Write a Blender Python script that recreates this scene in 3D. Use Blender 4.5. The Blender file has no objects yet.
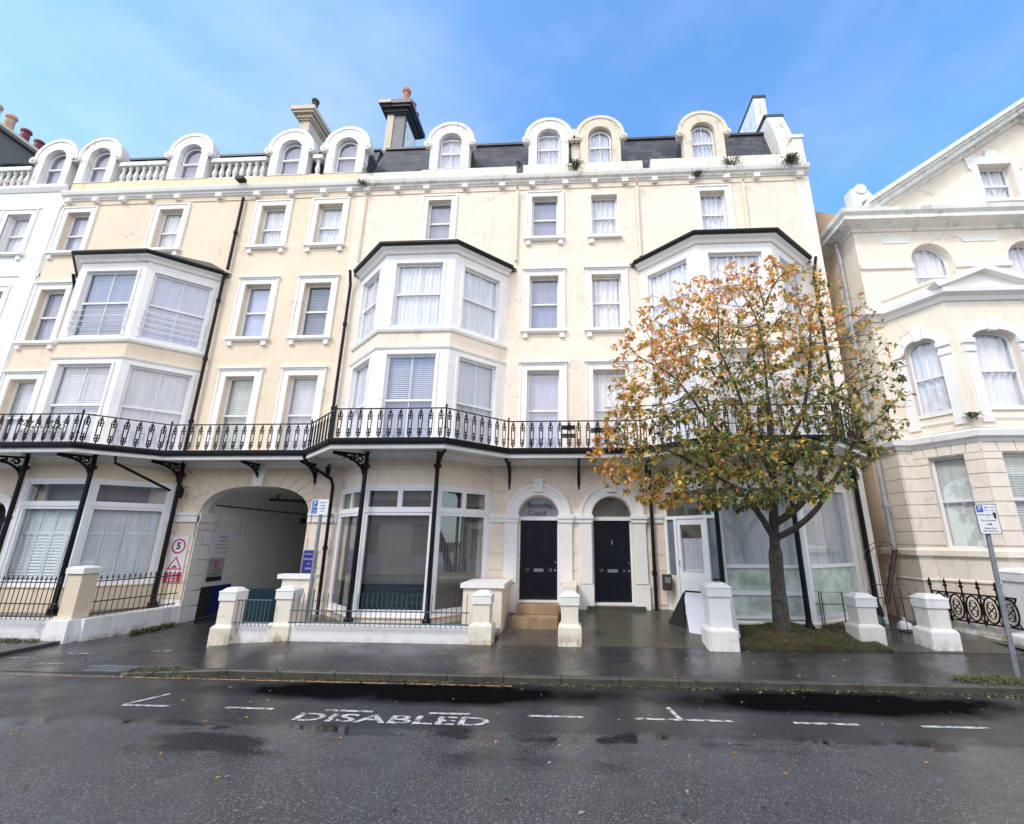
import bpy, math, random
import numpy as np
from mathutils import Vector, Matrix
from mathutils.geometry import tessellate_polygon
random.seed(7); rng=np.random.default_rng(11)
R=math.radians; PI=math.pi
scene=bpy.context.scene
COL=scene.collection

# ------------------------------------------------------------------ materials
class NT:
    def __init__(s,m): s.t=m.node_tree; s.n=s.t.nodes; s.l=s.t.links
    def new(s,k,**kw):
        n=s.n.new(k)
        for a,b in kw.items():
            if a.startswith('i_'): n.inputs[a[2:].replace('_',' ')].default_value=b
            else: setattr(n,a,b)
        return n
    def lk(s,a,b): s.l.new(a,b)
    def math(s,op,a,b=None,clamp=False):
        n=s.n.new('ShaderNodeMath'); n.operation=op; n.use_clamp=clamp
        for i,v in enumerate((a,b)):
            if v is None: continue
            if hasattr(v,'is_linked'): s.l.new(v,n.inputs[i])
            else: n.inputs[i].default_value=v
        return n.outputs[0]
    def mix(s,f,a,b,mode='MIX'):
        n=s.n.new('ShaderNodeMix'); n.data_type='RGBA'; n.blend_type=mode
        for k,v in ((0,f),(6,a),(7,b)):
            if hasattr(v,'is_linked'): s.l.new(v,n.inputs[k])
            else: n.inputs[k].default_value=(*v,1) if isinstance(v,tuple) and len(v)==3 else v
        return n.outputs[2]
    def noise(s,vec,scale,detail=4,rough=.55):
        n=s.n.new('ShaderNodeTexNoise'); n.inputs['Scale'].default_value=scale
        n.inputs['Detail'].default_value=detail; n.inputs['Roughness'].default_value=rough
        s.l.new(vec,n.inputs['Vector']); return n.outputs['Fac']
    def ramp(s,f,a,b,va=0.,vb=1.):
        n=s.n.new('ShaderNodeMapRange'); n.clamp=True
        s.l.new(f,n.inputs[0]); n.inputs[1].default_value=a; n.inputs[2].default_value=b
        n.inputs[3].default_value=va; n.inputs[4].default_value=vb; return n.outputs[0]
def newmat(name):
    m=bpy.data.materials.new(name); m.use_nodes=True; N=NT(m)
    b=N.n['Principled BSDF']; return m,N,b
def pos(N):
    return N.new('ShaderNodeNewGeometry').outputs['Position']
def scaled(N,v,s):
    n=N.new('ShaderNodeVectorMath',operation='MULTIPLY'); N.lk(v,n.inputs[0]); n.inputs[1].default_value=s; return n.outputs[0]
def plain(name,col,rough=.5,var=.12,vs=3.,bump=.0,bs=60.,metal=0.,spec=.5):
    m,N,b=newmat(name); P=pos(N)
    f=N.ramp(N.noise(P,vs,5),.3,.7)
    dark=tuple(c*(1-var) for c in col); lite=tuple(min(1,c*(1+var*.5)) for c in col)
    N.lk(N.mix(f,dark,lite),b.inputs['Base Color'])
    b.inputs['Roughness'].default_value=rough; b.inputs['Metallic'].default_value=metal
    b.inputs['Specular IOR Level'].default_value=spec
    if bump:
        bp=N.new('ShaderNodeBump'); bp.inputs['Strength'].default_value=bump; bp.inputs['Distance'].default_value=.01
        N.lk(N.noise(P,bs,3),bp.inputs['Height']); N.lk(bp.outputs[0],b.inputs['Normal'])
    return m
def stucco(name,col,dirt=.35,dirtcol=(.28,.24,.18),rough=.75,streak=.3,grime=.5,lines=None,moss=None):
    """painted render: blotches, vertical rain streaks, fine grain"""
    m,N,b=newmat(name); P=pos(N)
    f=N.ramp(N.noise(P,.7,6,.6),.25,.75)
    c=N.mix(f,tuple(x*.93 for x in col),tuple(min(1,x*1.04) for x in col))
    f2=N.ramp(N.noise(P,6.,5,.65),.3,.75)
    c=N.mix(N.math('MULTIPLY',f2,.12),c,tuple(x*.72 for x in col))
    st=N.noise(scaled(N,P,(5.,5.,.35)),1.6,5,.7)
    st=N.ramp(st,.51,.68); pt=N.ramp(N.noise(P,.9,3),.48,.68)
    c=N.mix(N.math('MULTIPLY',N.math('MULTIPLY',st,pt),streak),c,dirtcol)
    gr=N.ramp(N.noise(P,3.3,8,.72),.53,.72)
    c=N.mix(N.math('MULTIPLY',gr,dirt),c,dirtcol)
    if lines:
        h,w,amt=lines
        sp=N.new('ShaderNodeSeparateXYZ'); N.lk(P,sp.inputs[0])
        br=N.new('ShaderNodeTexBrick'); br.offset=.5; br.squash=1
        cb=N.new('ShaderNodeCombineXYZ'); N.lk(N.math('ADD',sp.outputs[0],N.math('MULTIPLY',sp.outputs[1],1.)),cb.inputs[0]); N.lk(sp.outputs[2],cb.inputs[1])
        N.lk(cb.outputs[0],br.inputs['Vector']); br.inputs['Scale'].default_value=1.
        br.inputs['Brick Width'].default_value=w; br.inputs['Row Height'].default_value=h
        br.inputs['Mortar Size'].default_value=.008; br.inputs['Mortar Smooth'].default_value=.6
        lf=N.math('MULTIPLY',br.outputs['Fac'],N.math('MULTIPLY',N.ramp(N.noise(P,1.1,3),.35,.6),amt))
        c=N.mix(lf,c,tuple(x*.6 for x in col))
    if moss:
        mz,mc=moss
        sp2=N.new('ShaderNodeSeparateXYZ'); N.lk(P,sp2.inputs[0])
        mf=N.math('MULTIPLY',N.ramp(sp2.outputs[2],mz,mz-.25),N.ramp(N.noise(P,5,6,.7),.42,.62))
        c=N.mix(mf,c,mc)
    vo=N.new('ShaderNodeTexVoronoi'); vo.feature='DISTANCE_TO_EDGE'; vo.inputs['Scale'].default_value=.55
    wv=N.new('ShaderNodeVectorMath',operation='ADD'); N.lk(P,wv.inputs[0]); nc=N.new('ShaderNodeTexNoise'); nc.inputs['Scale'].default_value=2.2; nc.inputs['Detail'].default_value=6; N.lk(P,nc.inputs['Vector']); N.lk(scaled(N,nc.outputs['Color'],(.9,.9,.9)),wv.inputs[1]); N.lk(wv.outputs[0],vo.inputs['Vector'])
    ck=N.math('MULTIPLY',N.ramp(vo.outputs['Distance'],.012,.003),N.ramp(N.noise(P,.5,3),.5,.62))
    c=N.mix(N.math('MULTIPLY',ck,.5),c,tuple(x*.45 for x in col))
    pr=N.ramp(N.noise(P,.45,2,.4),.60,.615)     # odd repainted patches
    c=N.mix(N.math('MULTIPLY',pr,.5),c,tuple(min(1,x*1.05) for x in col))
    N.lk(c,b.inputs['Base Color']); b.inputs['Roughness'].default_value=rough
    b.inputs['Specular IOR Level'].default_value=.3
    bp=N.new('ShaderNodeBump'); bp.inputs['Strength'].default_value=.25; bp.inputs['Distance'].default_value=.01
    hh=N.math('ADD',N.noise(P,4,6,.6),N.math('MULTIPLY',N.noise(P,45,3),.35))
    N.lk(hh,bp.inputs['Height']); N.lk(bp.outputs[0],b.inputs['Normal'])
    return m
M={}
M['buff']=stucco('buff_stucco',(.79,.665,.505),dirt=.3,streak=.45,lines=(.62,1.3,.45),dirtcol=(.45,.33,.2))
M['cream']=stucco('cream_stucco',(.87,.75,.625),dirt=.38,streak=.6,lines=(.62,1.3,.75),dirtcol=(.48,.38,.26))
M['quoin']=stucco('pale_stucco',(.87,.80,.70),dirt=.12,streak=.22)
M['white_wall']=stucco('white_stucco',(.84,.83,.82),dirt=.3,streak=.35,dirtcol=(.35,.34,.33))
M['trim']=stucco('white_trim',(.87,.845,.815),dirt=.16,streak=.25,dirtcol=(.4,.38,.36),rough=.55)
M['old_trim']=stucco('weathered_trim',(.82,.80,.76),dirt=.7,streak=.8,dirtcol=(.22,.2,.16))
M['parapet_buff']=stucco('stained_parapet',(.80,.66,.45),dirt=.5,streak=.7,dirtcol=(.55,.32,.14))
M['parapet']=stucco('stained_cream_parapet',(.84,.78,.67),dirt=.55,streak=.8,dirtcol=(.3,.22,.14))
M['dormer_old']=stucco('weathered_dormer',(.74,.67,.54),dirt=.65,streak=.7,dirtcol=(.25,.21,.15))
M['dormer']=stucco('white_dormer',(.84,.81,.77),dirt=.75,streak=.8,dirtcol=(.36,.31,.24))
M['villa']=stucco('villa_cream',(.85,.76,.635),dirt=.3,streak=.5,dirtcol=(.45,.36,.27))
M['villa_low']=stucco('villa_blush',(.85,.76,.655),dirt=.3,streak=.45,dirtcol=(.42,.33,.26))
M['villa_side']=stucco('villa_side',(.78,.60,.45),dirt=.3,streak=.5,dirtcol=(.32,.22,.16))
M['pillar']=stucco('pillar_cream',(.85,.78,.65),dirt=.5,streak=.6,moss=(.42,(.36,.29,.16)))
M['pillar_white']=stucco('pillar_white',(.85,.84,.83),dirt=.4,streak=.6,dirtcol=(.4,.38,.35),moss=(.38,(.36,.33,.24)))
M['pillar_pink']=stucco('pillar_blush',(.82,.77,.72),dirt=.4,streak=.5,moss=(.42,(.42,.35,.26)))
M['dwarf']=stucco('dwarf_wall_white',(.83,.82,.81),dirt=.45,streak=.6,dirtcol=(.35,.33,.3),moss=(.2,(.24,.22,.14)))
M['mossy']=stucco('mossy_wall',(.82,.8,.76),dirt=.3,streak=.4,moss=(.5,(.28,.27,.12)))
M['passage']=stucco('passage_grey',(.84,.82,.8),dirt=.3,streak=.5,dirtcol=(.2,.19,.18))
M['upvc']=plain('white_upvc',(.86,.86,.88),.3,.03)
M['sash']=plain('sash_paint',(.80,.80,.82),.4,.06)
M['black']=plain('black_iron',(.006,.006,.007),.45,.2,8,.15,80,spec=.25)
M['gutter']=plain('black_gutter',(.006,.0065,.008),.45,.2,4,spec=.25)
M['teal_iron']=plain('blue_grey_iron',(.07,.11,.14),.45,.25,6)
M['rust_iron']=plain('old_iron',(.05,.038,.032),.6,.4,12,.3,50)
M['galv']=plain('galvanised',(.33,.35,.38),.45,.25,9,.15,60,metal=.6)
M['pipe_cream']=plain('cream_pipe',(.78,.70,.56),.5,.15)
M['pipe_grey']=plain('grey_pipe',(.42,.42,.43),.5,.25,5)
M['lead']=plain('lead_sheet',(.05,.053,.06),.45,.3,3,.2,8)
M['slate_face']=plain('slate_hung',(.09,.1,.12),.5,.25,3,.2,10)
M['chim_cream']=stucco('chimney_cream',(.66,.56,.43),dirt=.35,streak=.5,dirtcol=(.3,.24,.16))
M['pot']=plain('terracotta',(.5,.22,.13),.8,.3,6,.3,30)
M['pot_pale']=plain('buff_pot',(.6,.38,.24),.8,.3,6,.3,30)
M['pot_dark']=plain('maroon_pot',(.2,.03,.035),.5,.3,6)
M['stack_grey']=stucco('stack_render',(.17,.15,.13),dirt=.6,streak=.7,dirtcol=(.12,.11,.1))
M['door']=plain('black_door_paint',(.005,.006,.013),.26,.2,3,.15,30,spec=.5)
M['chrome']=plain('chrome',(.75,.75,.76),.25,.1,5,metal=1.)
M['step']=plain('sandstone_step',(.36,.25,.14),.6,.3,4,.3,30)
M['teal']=plain('dark_teal_panel',(.006,.032,.04),.35,.3,2)
M['blue']=plain('blue_board',(.012,.03,.16),.4,.2,3)
M['grey_dark']=plain('dark_void',(.02,.02,.022),.8,.2)
M['sign_white']=plain('sign_white',(.78,.79,.82),.4,.03)
M['sign_blue']=plain('sign_blue',(.02,.12,.52),.4,.03)
M['sign_navy']=plain('sign_navy',(.03,.035,.27),.4,.05)
M['sign_red']=plain('sign_red',(.66,.03,.12),.4,.04)
M['sign_black']=plain('sign_black',(.02,.02,.022),.5,.04)
M['board_white']=plain('white_board',(.84,.82,.88),.4,.05)
M['sack_white']=plain('white_sack',(.75,.75,.78),.5,.2,12,.8,9)
M['sack_green']=plain('green_sack',(.03,.12,.1),.4,.2,12,.8,9)
M['soil']=plain('soil',(.05,.03,.018),.9,.5,9,.8,20)
M['bark']=plain('bark',(.105,.095,.07),.9,.55,14,1.,55)
M['weed']=plain('weed_leaf',(.10,.115,.035),.6,.4,20)
M['fern']=plain('fern_leaf',(.06,.08,.03),.6,.4,20)
M['kerb']=plain('kerb_stone',(.07,.065,.052),.45,.4,3,.4,40)
M['side_pane']=plain('tinted_side_pane',(.16,.2,.23),.08,.3,2)
M['gold_text']=plain('painted_text',(.45,.45,.5),.5,.05)

def cloth(name,col,rough=.9,lines=None):
    m,N,b=newmat(name); b.inputs['Base Color'].default_value=(*col,1); b.inputs['Roughness'].default_value=rough
    b.inputs['Specular IOR Level'].default_value=.1
    P=pos(N); f=N.ramp(N.noise(scaled(N,P,(6,6,.7)),1.5,4),.3,.7)
    N.lk(N.mix(f,tuple(c*.8 for c in col),col),b.inputs['Base Color']); return m
M['net']=cloth('net_curtain',(.88,.88,.89))
M['drape']=cloth('pale_drape',(.86,.87,.9))
M['room']=cloth('dim_room_blind',(.40,.41,.50))  # dim room and reflected sky put into the blind colour
M['blind']=cloth('white_blind',(.9,.91,.94))
M['blind_green']=cloth('pale_green_blind',(.74,.78,.72))
M['blind_sky_lilac']=cloth('lilac_sky_blind',(.60,.61,.71))  # reflected lilac sky put into the blind colour
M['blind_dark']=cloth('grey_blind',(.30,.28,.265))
M['shutter']=cloth('shutter_paint',(.86,.92,.91),.5)
M['blind_aqua']=cloth('pale_aqua_blind',(.84,.9,.9),.6)
M['frost']=plain('frosted_pane',(.60,.70,.62),.12,.45,2.6)  # frosted pane with a mottled green reflection put into its colour
M['frost2']=plain('frosted_pane_upper',(.70,.79,.78),.3,.08,1.2)

def glass(name,tint=(1,1,1),refl=.16,dark=0.):
    m=bpy.data.materials.new(name); m.use_nodes=True; N=NT(m)
    for n in list(N.n): N.n.remove(n)
    o=N.new('ShaderNodeOutputMaterial'); t=N.new('ShaderNodeBsdfTransparent'); t.inputs[0].default_value=(*tint,1)
    g=N.new('ShaderNodeBsdfGlossy'); g.inputs['Roughness'].default_value=.015
    geo=N.new('ShaderNodeNewGeometry'); dt=N.new('ShaderNodeVectorMath',operation='DOT_PRODUCT'); N.lk(geo.outputs['Incoming'],dt.inputs[0]); N.lk(geo.outputs['Normal'],dt.inputs[1])
    cs=N.math('SUBTRACT',1.,N.math('ABSOLUTE',dt.outputs['Value']),True); sch=N.math('ADD',.06,N.math('MULTIPLY',N.math('POWER',cs,5.),.9))
    P=pos(N)
    bp=N.new('ShaderNodeBump'); bp.inputs['Strength'].default_value=.03; bp.inputs['Distance'].default_value=.015
    N.lk(N.noise(P,1.4,2),bp.inputs['Height']); N.lk(bp.outputs[0],g.inputs['Normal'])
    f=N.math('ADD',N.math('MULTIPLY',sch,1.2),refl,True)
    mx=N.new('ShaderNodeMixShader'); N.lk(f,mx.inputs[0]); N.lk(t.outputs[0],mx.inputs[1]); N.lk(g.outputs[0],mx.inputs[2])
    N.lk(mx.outputs[0],o.inputs[0]); return m
M['glass']=glass('window_glass',(.98,.98,1.),.05)
M['glass_lilac']=glass('window_glass_sky',(.92,.93,1.),.10)
M['glass_dark']=glass('window_glass_shop',(.8,.82,.82),.08)

def slate():
    m,N,b=newmat('slate_roof'); P=pos(N)
    sp=N.new('ShaderNodeSeparateXYZ'); N.lk(P,sp.inputs[0])
    cb=N.new('ShaderNodeCombineXYZ'); N.lk(sp.outputs[0],cb.inputs[0]); N.lk(sp.outputs[2],cb.inputs[1])
    br=N.new('ShaderNodeTexBrick'); br.offset=.5; N.lk(cb.outputs[0],br.inputs['Vector'])
    br.inputs['Scale'].default_value=1.; br.inputs['Brick Width'].default_value=.36; br.inputs['Row Height'].default_value=.23
    br.inputs['Mortar Size'].default_value=.012; br.inputs['Mortar Smooth'].default_value=.1; br.inputs['Bias'].default_value=-.1
    br.inputs['Color1'].default_value=(.018,.02,.03,1); br.inputs['Color2'].default_value=(.075,.078,.095,1); br.inputs['Mortar'].default_value=(.008,.009,.012,1)
    f=N.ramp(N.noise(P,2.2,5),.35,.7)
    c=N.mix(N.math('MULTIPLY',f,.35),br.outputs['Color'],(.12,.118,.11))
    N.lk(c,b.inputs['Base Color']); b.inputs['Roughness'].default_value=.6
    bp=N.new('ShaderNodeBump'); bp.inputs['Strength'].default_value=.7; bp.inputs['Distance'].default_value=.02
    N.lk(N.math('SUBTRACT',N.math('MULTIPLY',N.noise(P,9,4),.4),br.outputs['Fac']),bp.inputs['Height']); N.lk(bp.outputs[0],b.inputs['Normal'])
    return m
M['slate']=slate()

def asphalt(name,base=.045,road=False,tint=(1,1,1.02)):
    m,N,b=newmat(name); P=pos(N)
    sp=N.new('ShaderNodeSeparateXYZ'); N.lk(P,sp.inputs[0])
    big=N.ramp(N.noise(P,.35,6,.6),.3,.7); mid=N.ramp(N.noise(P,2.3,6,.65),.3,.75)
    grain=N.noise(P,62,4,.85)
    v=N.new('ShaderNodeTexVoronoi'); v.inputs['Scale'].default_value=90; N.lk(P,v.inputs['Vector'])
    chip=N.ramp(v.outputs['Color'],.72,.95)
    d=tuple(base*.55*t for t in tint); l=tuple(base*1.35*t for t in tint)
    c=N.mix(N.math('MULTIPLY',N.math('ADD',big,mid),.5),d,l)
    c=N.mix(N.math('MULTIPLY',N.ramp(grain,.48,.66),.6),c,tuple(base*3.6*t for t in tint))
    c=N.mix(N.math('MULTIPLY',chip,.62),c,tuple(base*7.*t for t in (1.,.98,.95)))
    tl=N.math('ADD',sp.outputs[1],N.math('MULTIPLY',N.noise(scaled(N,P,(.6,0.,0.)),1.,4,.7),.25))
    for yy in ((-3.3,-2.75) if not road else ()):
        lf=N.ramp(N.math('ABSOLUTE',N.math('SUBTRACT',tl,yy)),.03,.012,0.,1.); c=N.mix(N.math('MULTIPLY',lf,.75),c,tuple(base*.25*t for t in tint))
    if road:
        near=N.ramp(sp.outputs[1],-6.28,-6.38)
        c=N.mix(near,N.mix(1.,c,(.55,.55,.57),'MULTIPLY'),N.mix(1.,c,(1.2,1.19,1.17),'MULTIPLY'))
    wet=N.ramp(N.noise(P,.8,5,.6),.38,.62)          # 1 = wet film
    rough=N.math('SUBTRACT',.40,N.math('MULTIPLY',wet,.25))
    h=N.math('ADD',N.math('MULTIPLY',grain,.6),N.math('MULTIPLY',v.outputs['Distance'],.7))
    if road:
        # near-black smears in place of removed cars, put into colour and specular, noise-edged
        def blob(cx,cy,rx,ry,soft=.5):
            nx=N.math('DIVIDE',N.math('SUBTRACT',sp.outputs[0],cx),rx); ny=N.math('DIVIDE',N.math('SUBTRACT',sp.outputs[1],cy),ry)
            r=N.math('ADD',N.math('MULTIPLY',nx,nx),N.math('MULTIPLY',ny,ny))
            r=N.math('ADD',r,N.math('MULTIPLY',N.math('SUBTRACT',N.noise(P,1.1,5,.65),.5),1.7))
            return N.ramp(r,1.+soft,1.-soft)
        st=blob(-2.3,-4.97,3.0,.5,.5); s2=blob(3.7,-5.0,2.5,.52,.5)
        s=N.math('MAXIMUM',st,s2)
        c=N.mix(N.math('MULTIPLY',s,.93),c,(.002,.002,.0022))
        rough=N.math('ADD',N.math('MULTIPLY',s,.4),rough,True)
        # water lying along the resurfacing seam
        band=N.ramp(N.math('ABSOLUTE',N.math('ADD',sp.outputs[1],6.42)),.08,.34,1.,0.)
        pn=N.ramp(N.noise(scaled(N,P,(1.,2.6,1.)),.9,5,.6),.47,.54)
        pud=N.math('MULTIPLY',band,pn)
        film=N.math('MULTIPLY',N.ramp(sp.outputs[1],-6.3,-6.45),N.ramp(N.noise(scaled(N,P,(1.,.6,1.)),.75,4,.6),.5,.62))
        rough=N.math('SUBTRACT',rough,N.math('MULTIPLY',film,.2),True)
        # shallow standing water in the worn wheel track
        sw=N.math('MULTIPLY',N.ramp(N.noise(scaled(N,P,(.8,1.5,1.)),.62,4,.55),.53,.60),N.ramp(N.math('ABSOLUTE',N.math('ADD',sp.outputs[1],6.75)),.25,.55,1.,0.))
        pud=N.math('MAXIMUM',pud,N.math('MULTIPLY',sw,.8))
        rough=N.math('MULTIPLY',rough,N.math('SUBTRACT',1.,N.math('MULTIPLY',pud,.93)))
        c=N.mix(N.math('MULTIPLY',pud,.75),c,(.012,.012,.013))
        h=N.math('MULTIPLY',h,N.math('SUBTRACT',1.,N.math('MULTIPLY',pud,.97)))
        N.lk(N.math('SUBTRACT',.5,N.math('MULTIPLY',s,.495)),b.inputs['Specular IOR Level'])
    N.lk(c,b.inputs['Base Color']); N.lk(rough,b.inputs['Roughness'])
    bp=N.new('ShaderNodeBump'); bp.inputs['Strength'].default_value=.35; bp.inputs['Distance'].default_value=.004
    N.lk(h,bp.inputs['Height']); N.lk(bp.outputs[0],b.inputs['Normal'])
    return m
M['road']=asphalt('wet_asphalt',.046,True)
M['pave']=asphalt('wet_pavement',.022)
M['path']=asphalt('dark_path',.05,tint=(1.1,.95,.8))
M['conc']=stucco('wet_concrete',(.085,.08,.062),dirt=1.,streak=.9,dirtcol=(.028,.03,.014),rough=.25)
M['paint']=None
def roadpaint(name,col,wear):
    m=bpy.data.materials.new(name); m.use_nodes=True; N=NT(m); b=N.n['Principled BSDF']; P=pos(N)
    b.inputs['Base Color'].default_value=(*col,1); b.inputs['Roughness'].default_value=.5
    t=N.new('ShaderNodeBsdfTransparent'); mx=N.new('ShaderNodeMixShader')
    f=N.math('ADD',N.math('MULTIPLY',N.noise(P,9,6,.7),.75),N.math('MULTIPLY',N.noise(P,70,3),.4))
    N.lk(N.ramp(f,wear-.05,wear+.05),mx.inputs[0]); N.lk(b.outputs[0],mx.inputs[1]); N.lk(t.outputs[0],mx.inputs[2])
    N.lk(mx.outputs[0],N.n['Material Output'].inputs[0]); return m
M['paint']=roadpaint('white_road_paint',(.60,.59,.57),.60)
M['paint_worn']=roadpaint('worn_white_paint',(.5,.49,.46),.55)
M['paint_yellow']=roadpaint('faded_yellow_paint',(.45,.27,.14),.58)
def grassmat():
    m,N,b=newmat('mossy_ground'); P=pos(N)
    f=N.ramp(N.noise(P,3.,6,.7),.4,.6)
    c=N.mix(f,(.04,.026,.014),(.07,.07,.022)); f2=N.ramp(N.noise(P,14,5,.7),.45,.7)
    N.lk(N.mix(N.math('MULTIPLY',f2,.6),c,(.13,.11,.05)),b.inputs['Base Color']); b.inputs['Roughness'].default_value=.9
    bp=N.new('ShaderNodeBump'); bp.inputs['Strength'].default_value=.9; bp.inputs['Distance'].default_value=.03
    N.lk(N.noise(P,22,5,.7),bp.inputs['Height']); N.lk(bp.outputs[0],b.inputs['Normal']); return m
M['moss']=grassmat()
def leafmat():
    m,N,b=newmat('autumn_leaf'); a=N.new('ShaderNodeAttribute'); a.attribute_name='Col'
    N.lk(a.outputs['Color'],b.inputs['Base Color']); b.inputs['Roughness'].default_value=.45
    t=N.new('ShaderNodeBsdfTranslucent'); N.lk(a.outputs['Color'],t.inputs[0])
    mx=N.new('ShaderNodeMixShader'); mx.inputs[0].default_value=.45
    N.lk(b.outputs[0],mx.inputs[1]); N.lk(t.outputs[0],mx.inputs[2]); N.lk(mx.outputs[0],N.n['Material Output'].inputs[0]); return m
M['leaf']=leafmat()

# ------------------------------------------------------------------ geometry helpers
class Fr:
    """local frame on a wall: u along, d outward, z up"""
    def __init__(s,p0,p1):
        s.o=Vector((p0[0],p0[1])); t=Vector((p1[0]-p0[0],p1[1]-p0[1])); s.len=t.length; s.t=t.normalized(); s.n=Vector((s.t.y,-s.t.x))
    def p(s,u,z,d=0.):
        q=s.o+s.t*u+s.n*d; return (q.x,q.y,z)
class FrX(Fr):
    """frame of the main facade plane, u = world x"""
    def __init__(s,y=0.):
        s.o=Vector((0,y)); s.t=Vector((1,0)); s.n=Vector((0,-1)); s.len=0
W=FrX(0)
class MB:
    def __init__(s): s.v=[]; s.f=[]
    def add(s,vs,fs):
        k=len(s.v); s.v+= [tuple(v) for v in vs]; s.f+=[tuple(i+k for i in f) for f in fs]
    def box(s,F,u0,u1,z0,z1,d0,d1):
        vs=[F.p(u,z,d) for d in (d0,d1) for z in (z0,z1) for u in (u0,u1)]
        s.add(vs,[(4,5,7,6),(1,0,2,3),(0,4,6,2),(5,1,3,7),(6,7,3,2),(0,1,5,4)]); return s
    def taper(s,F,u0,u1,z0,z1,d0,d1,e):
        """box whose top is smaller by e on each side"""
        vs=[]
        for z,k in ((z0,0),(z1,e)):
            for (u,d) in ((u0+k,d1-k),(u1-k,d1-k),(u1-k,d0+k),(u0+k,d0+k)): vs.append(F.p(u,z,d))
        s.add(vs,[(0,1,5,4),(1,2,6,5),(2,3,7,6),(3,0,4,7),(4,5,6,7),(3,2,1,0)]); return s
    def prism(s,F,outer,holes,d0,d1,back=False):
        """outline with holes in (u,z), extruded outward from d0 to d1"""
        loops=[outer]+list(holes)
        tri=tessellate_polygon([[Vector((a,b,0)) for a,b in L] for L in loops])
        flat=[p for L in loops for p in L]
        def area(t): a,b,c=[flat[i] for i in t]; return (b[0]-a[0])*(c[1]-a[1])-(b[1]-a[1])*(c[0]-a[0])
        fs=[t if area(t)>0 else (t[0],t[2],t[1]) for t in tri]
        s.add([F.p(a,b,d1) for a,b in flat],fs)
        if back: s.add([F.p(a,b,d0) for a,b in flat],[f[::-1] for f in fs])
        if d0!=d1:
            for k,L in enumerate(loops):
                A=sum(L[i][0]*L[(i+1)%len(L)][1]-L[(i+1)%len(L)][0]*L[i][1] for i in range(len(L)))
                n=len(L); vs=[F.p(a,b,d1) for a,b in L]+[F.p(a,b,d0) for a,b in L]
                ccw=A>0
                if k>0: ccw=not ccw
                ff=[]
                for i in range(n):
                    j=(i+1)%n; q=(i,i+n,j+n,j); ff.append(q if ccw else q[::-1])
                s.add(vs,ff)
        return s
    def tube(s,pts,r,n=6,cap=True,r2=None):
        pts=[Vector(p) for p in pts]; k=len(pts); rings=[]
        prev=None
        for i,p in enumerate(pts):
            t=(pts[min(i+1,k-1)]-pts[max(i-1,0)]).normalized()
            if prev is None:
                a=Vector((0,0,1)) if abs(t.z)<.9 else Vector((1,0,0)); x=t.cross(a).normalized()
            else: x=(prev-t*prev.dot(t)).normalized()
            prev=x; y=t.cross(x)
            rr=r if r2 is None else r+(r2-r)*i/(k-1)
            if isinstance(r,(list,tuple)): rr=r[i]
            rings.append([p+(x*math.cos(2*PI*j/n)+y*math.sin(2*PI*j/n))*rr for j in range(n)])
        vs=[v for q in rings for v in q]; fs=[]
        for i in range(k-1):
            for j in range(n): fs.append((i*n+j,i*n+(j+1)%n,(i+1)*n+(j+1)%n,(i+1)*n+j))
        if cap: fs.append(tuple(range(n))[::-1]); fs.append(tuple((k-1)*n+j for j in range(n)))
        s.add(vs,fs); return s
    def lathe(s,c,prof,n=12):
        vs=[];fs=[]
        for (r,z) in prof:
            for j in range(n): a=2*PI*j/n; vs.append((c[0]+r*math.cos(a),c[1]+r*math.sin(a),c[2]+z))
        k=len(prof)
        for i in range(k-1):
            for j in range(n): fs.append((i*n+j,i*n+(j+1)%n,(i+1)*n+(j+1)%n,(i+1)*n+j))
        fs.append(tuple(range(n))[::-1]); fs.append(tuple((k-1)*n+j for j in range(n)))
        s.add(vs,fs); return s
    def sweep(s,path,prof,z0=0.,caps=True):
        """profile [(d,z)] (closed) swept along a 2-D polyline, outward = right of travel; mitred"""
        P=[Vector(p) for p in path]; n=len(P); T=[(P[i+1]-P[i]).normalized() for i in range(n-1)]
        N_=[Vector((t.y,-t.x)) for t in T]; off=[]
        for i in range(n):
            if i==0: m=N_[0]
            elif i==n-1: m=N_[-1]
            else:
                m=(N_[i-1]+N_[i]); m=m/ (m.length**2) *2 if m.length>.01 else N_[i]
            off.append(m)
        k=len(prof); vs=[]
        for i in range(n):
            for d,z in prof: q=P[i]+off[i]*d; vs.append((q.x,q.y,z+z0))
        fs=[]
        for i in range(n-1):
            for j in range(k):
                j2=(j+1)%k; fs.append((i*k+j,i*k+j2,(i+1)*k+j2,(i+1)*k+j))
        if caps: fs.append(tuple(range(k))); fs.append(tuple((n-1)*k+j for j in range(k))[::-1])
        s.add(vs,fs); return s
    def build(s,name,mat,parent=None,smooth=False,loc=None,bevel=0):
        me=bpy.data.meshes.new(name)
        o0=Vector((0,0,0))
        if parent is not None:
            o0=wloc(parent)
        if loc is not None: o0=Vector(loc)
        me.from_pydata([(a-o0.x,b-o0.y,c-o0.z) for a,b,c in s.v],[],s.f); me.update()
        if isinstance(mat,str): mat=M[mat]
        me.materials.append(mat)
        if smooth:
            for p in me.polygons: p.use_smooth=True
        o=bpy.data.objects.new(name,me); COL.objects.link(o)
        if parent is not None:
            o.parent=parent
            if loc is not None: o.location=o0-wloc(parent)
        elif loc is not None: o.location=o0
        if bevel:
            b=o.modifiers.new('bevel','BEVEL'); b.width=bevel; b.segments=2; b.limit_method='ANGLE'; b.angle_limit=R(40)
        return o
def wloc(o):
    v=Vector(o.location); p=o.parent
    while p: v=v+Vector(p.location); p=p.parent
    return v
def tag(o,label=None,cat=None,group=None,kind=None):
    if label: o['label']=label
    if cat: o['category']=cat
    if group: o['group']=group
    if kind: o['kind']=kind
    return o
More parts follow.
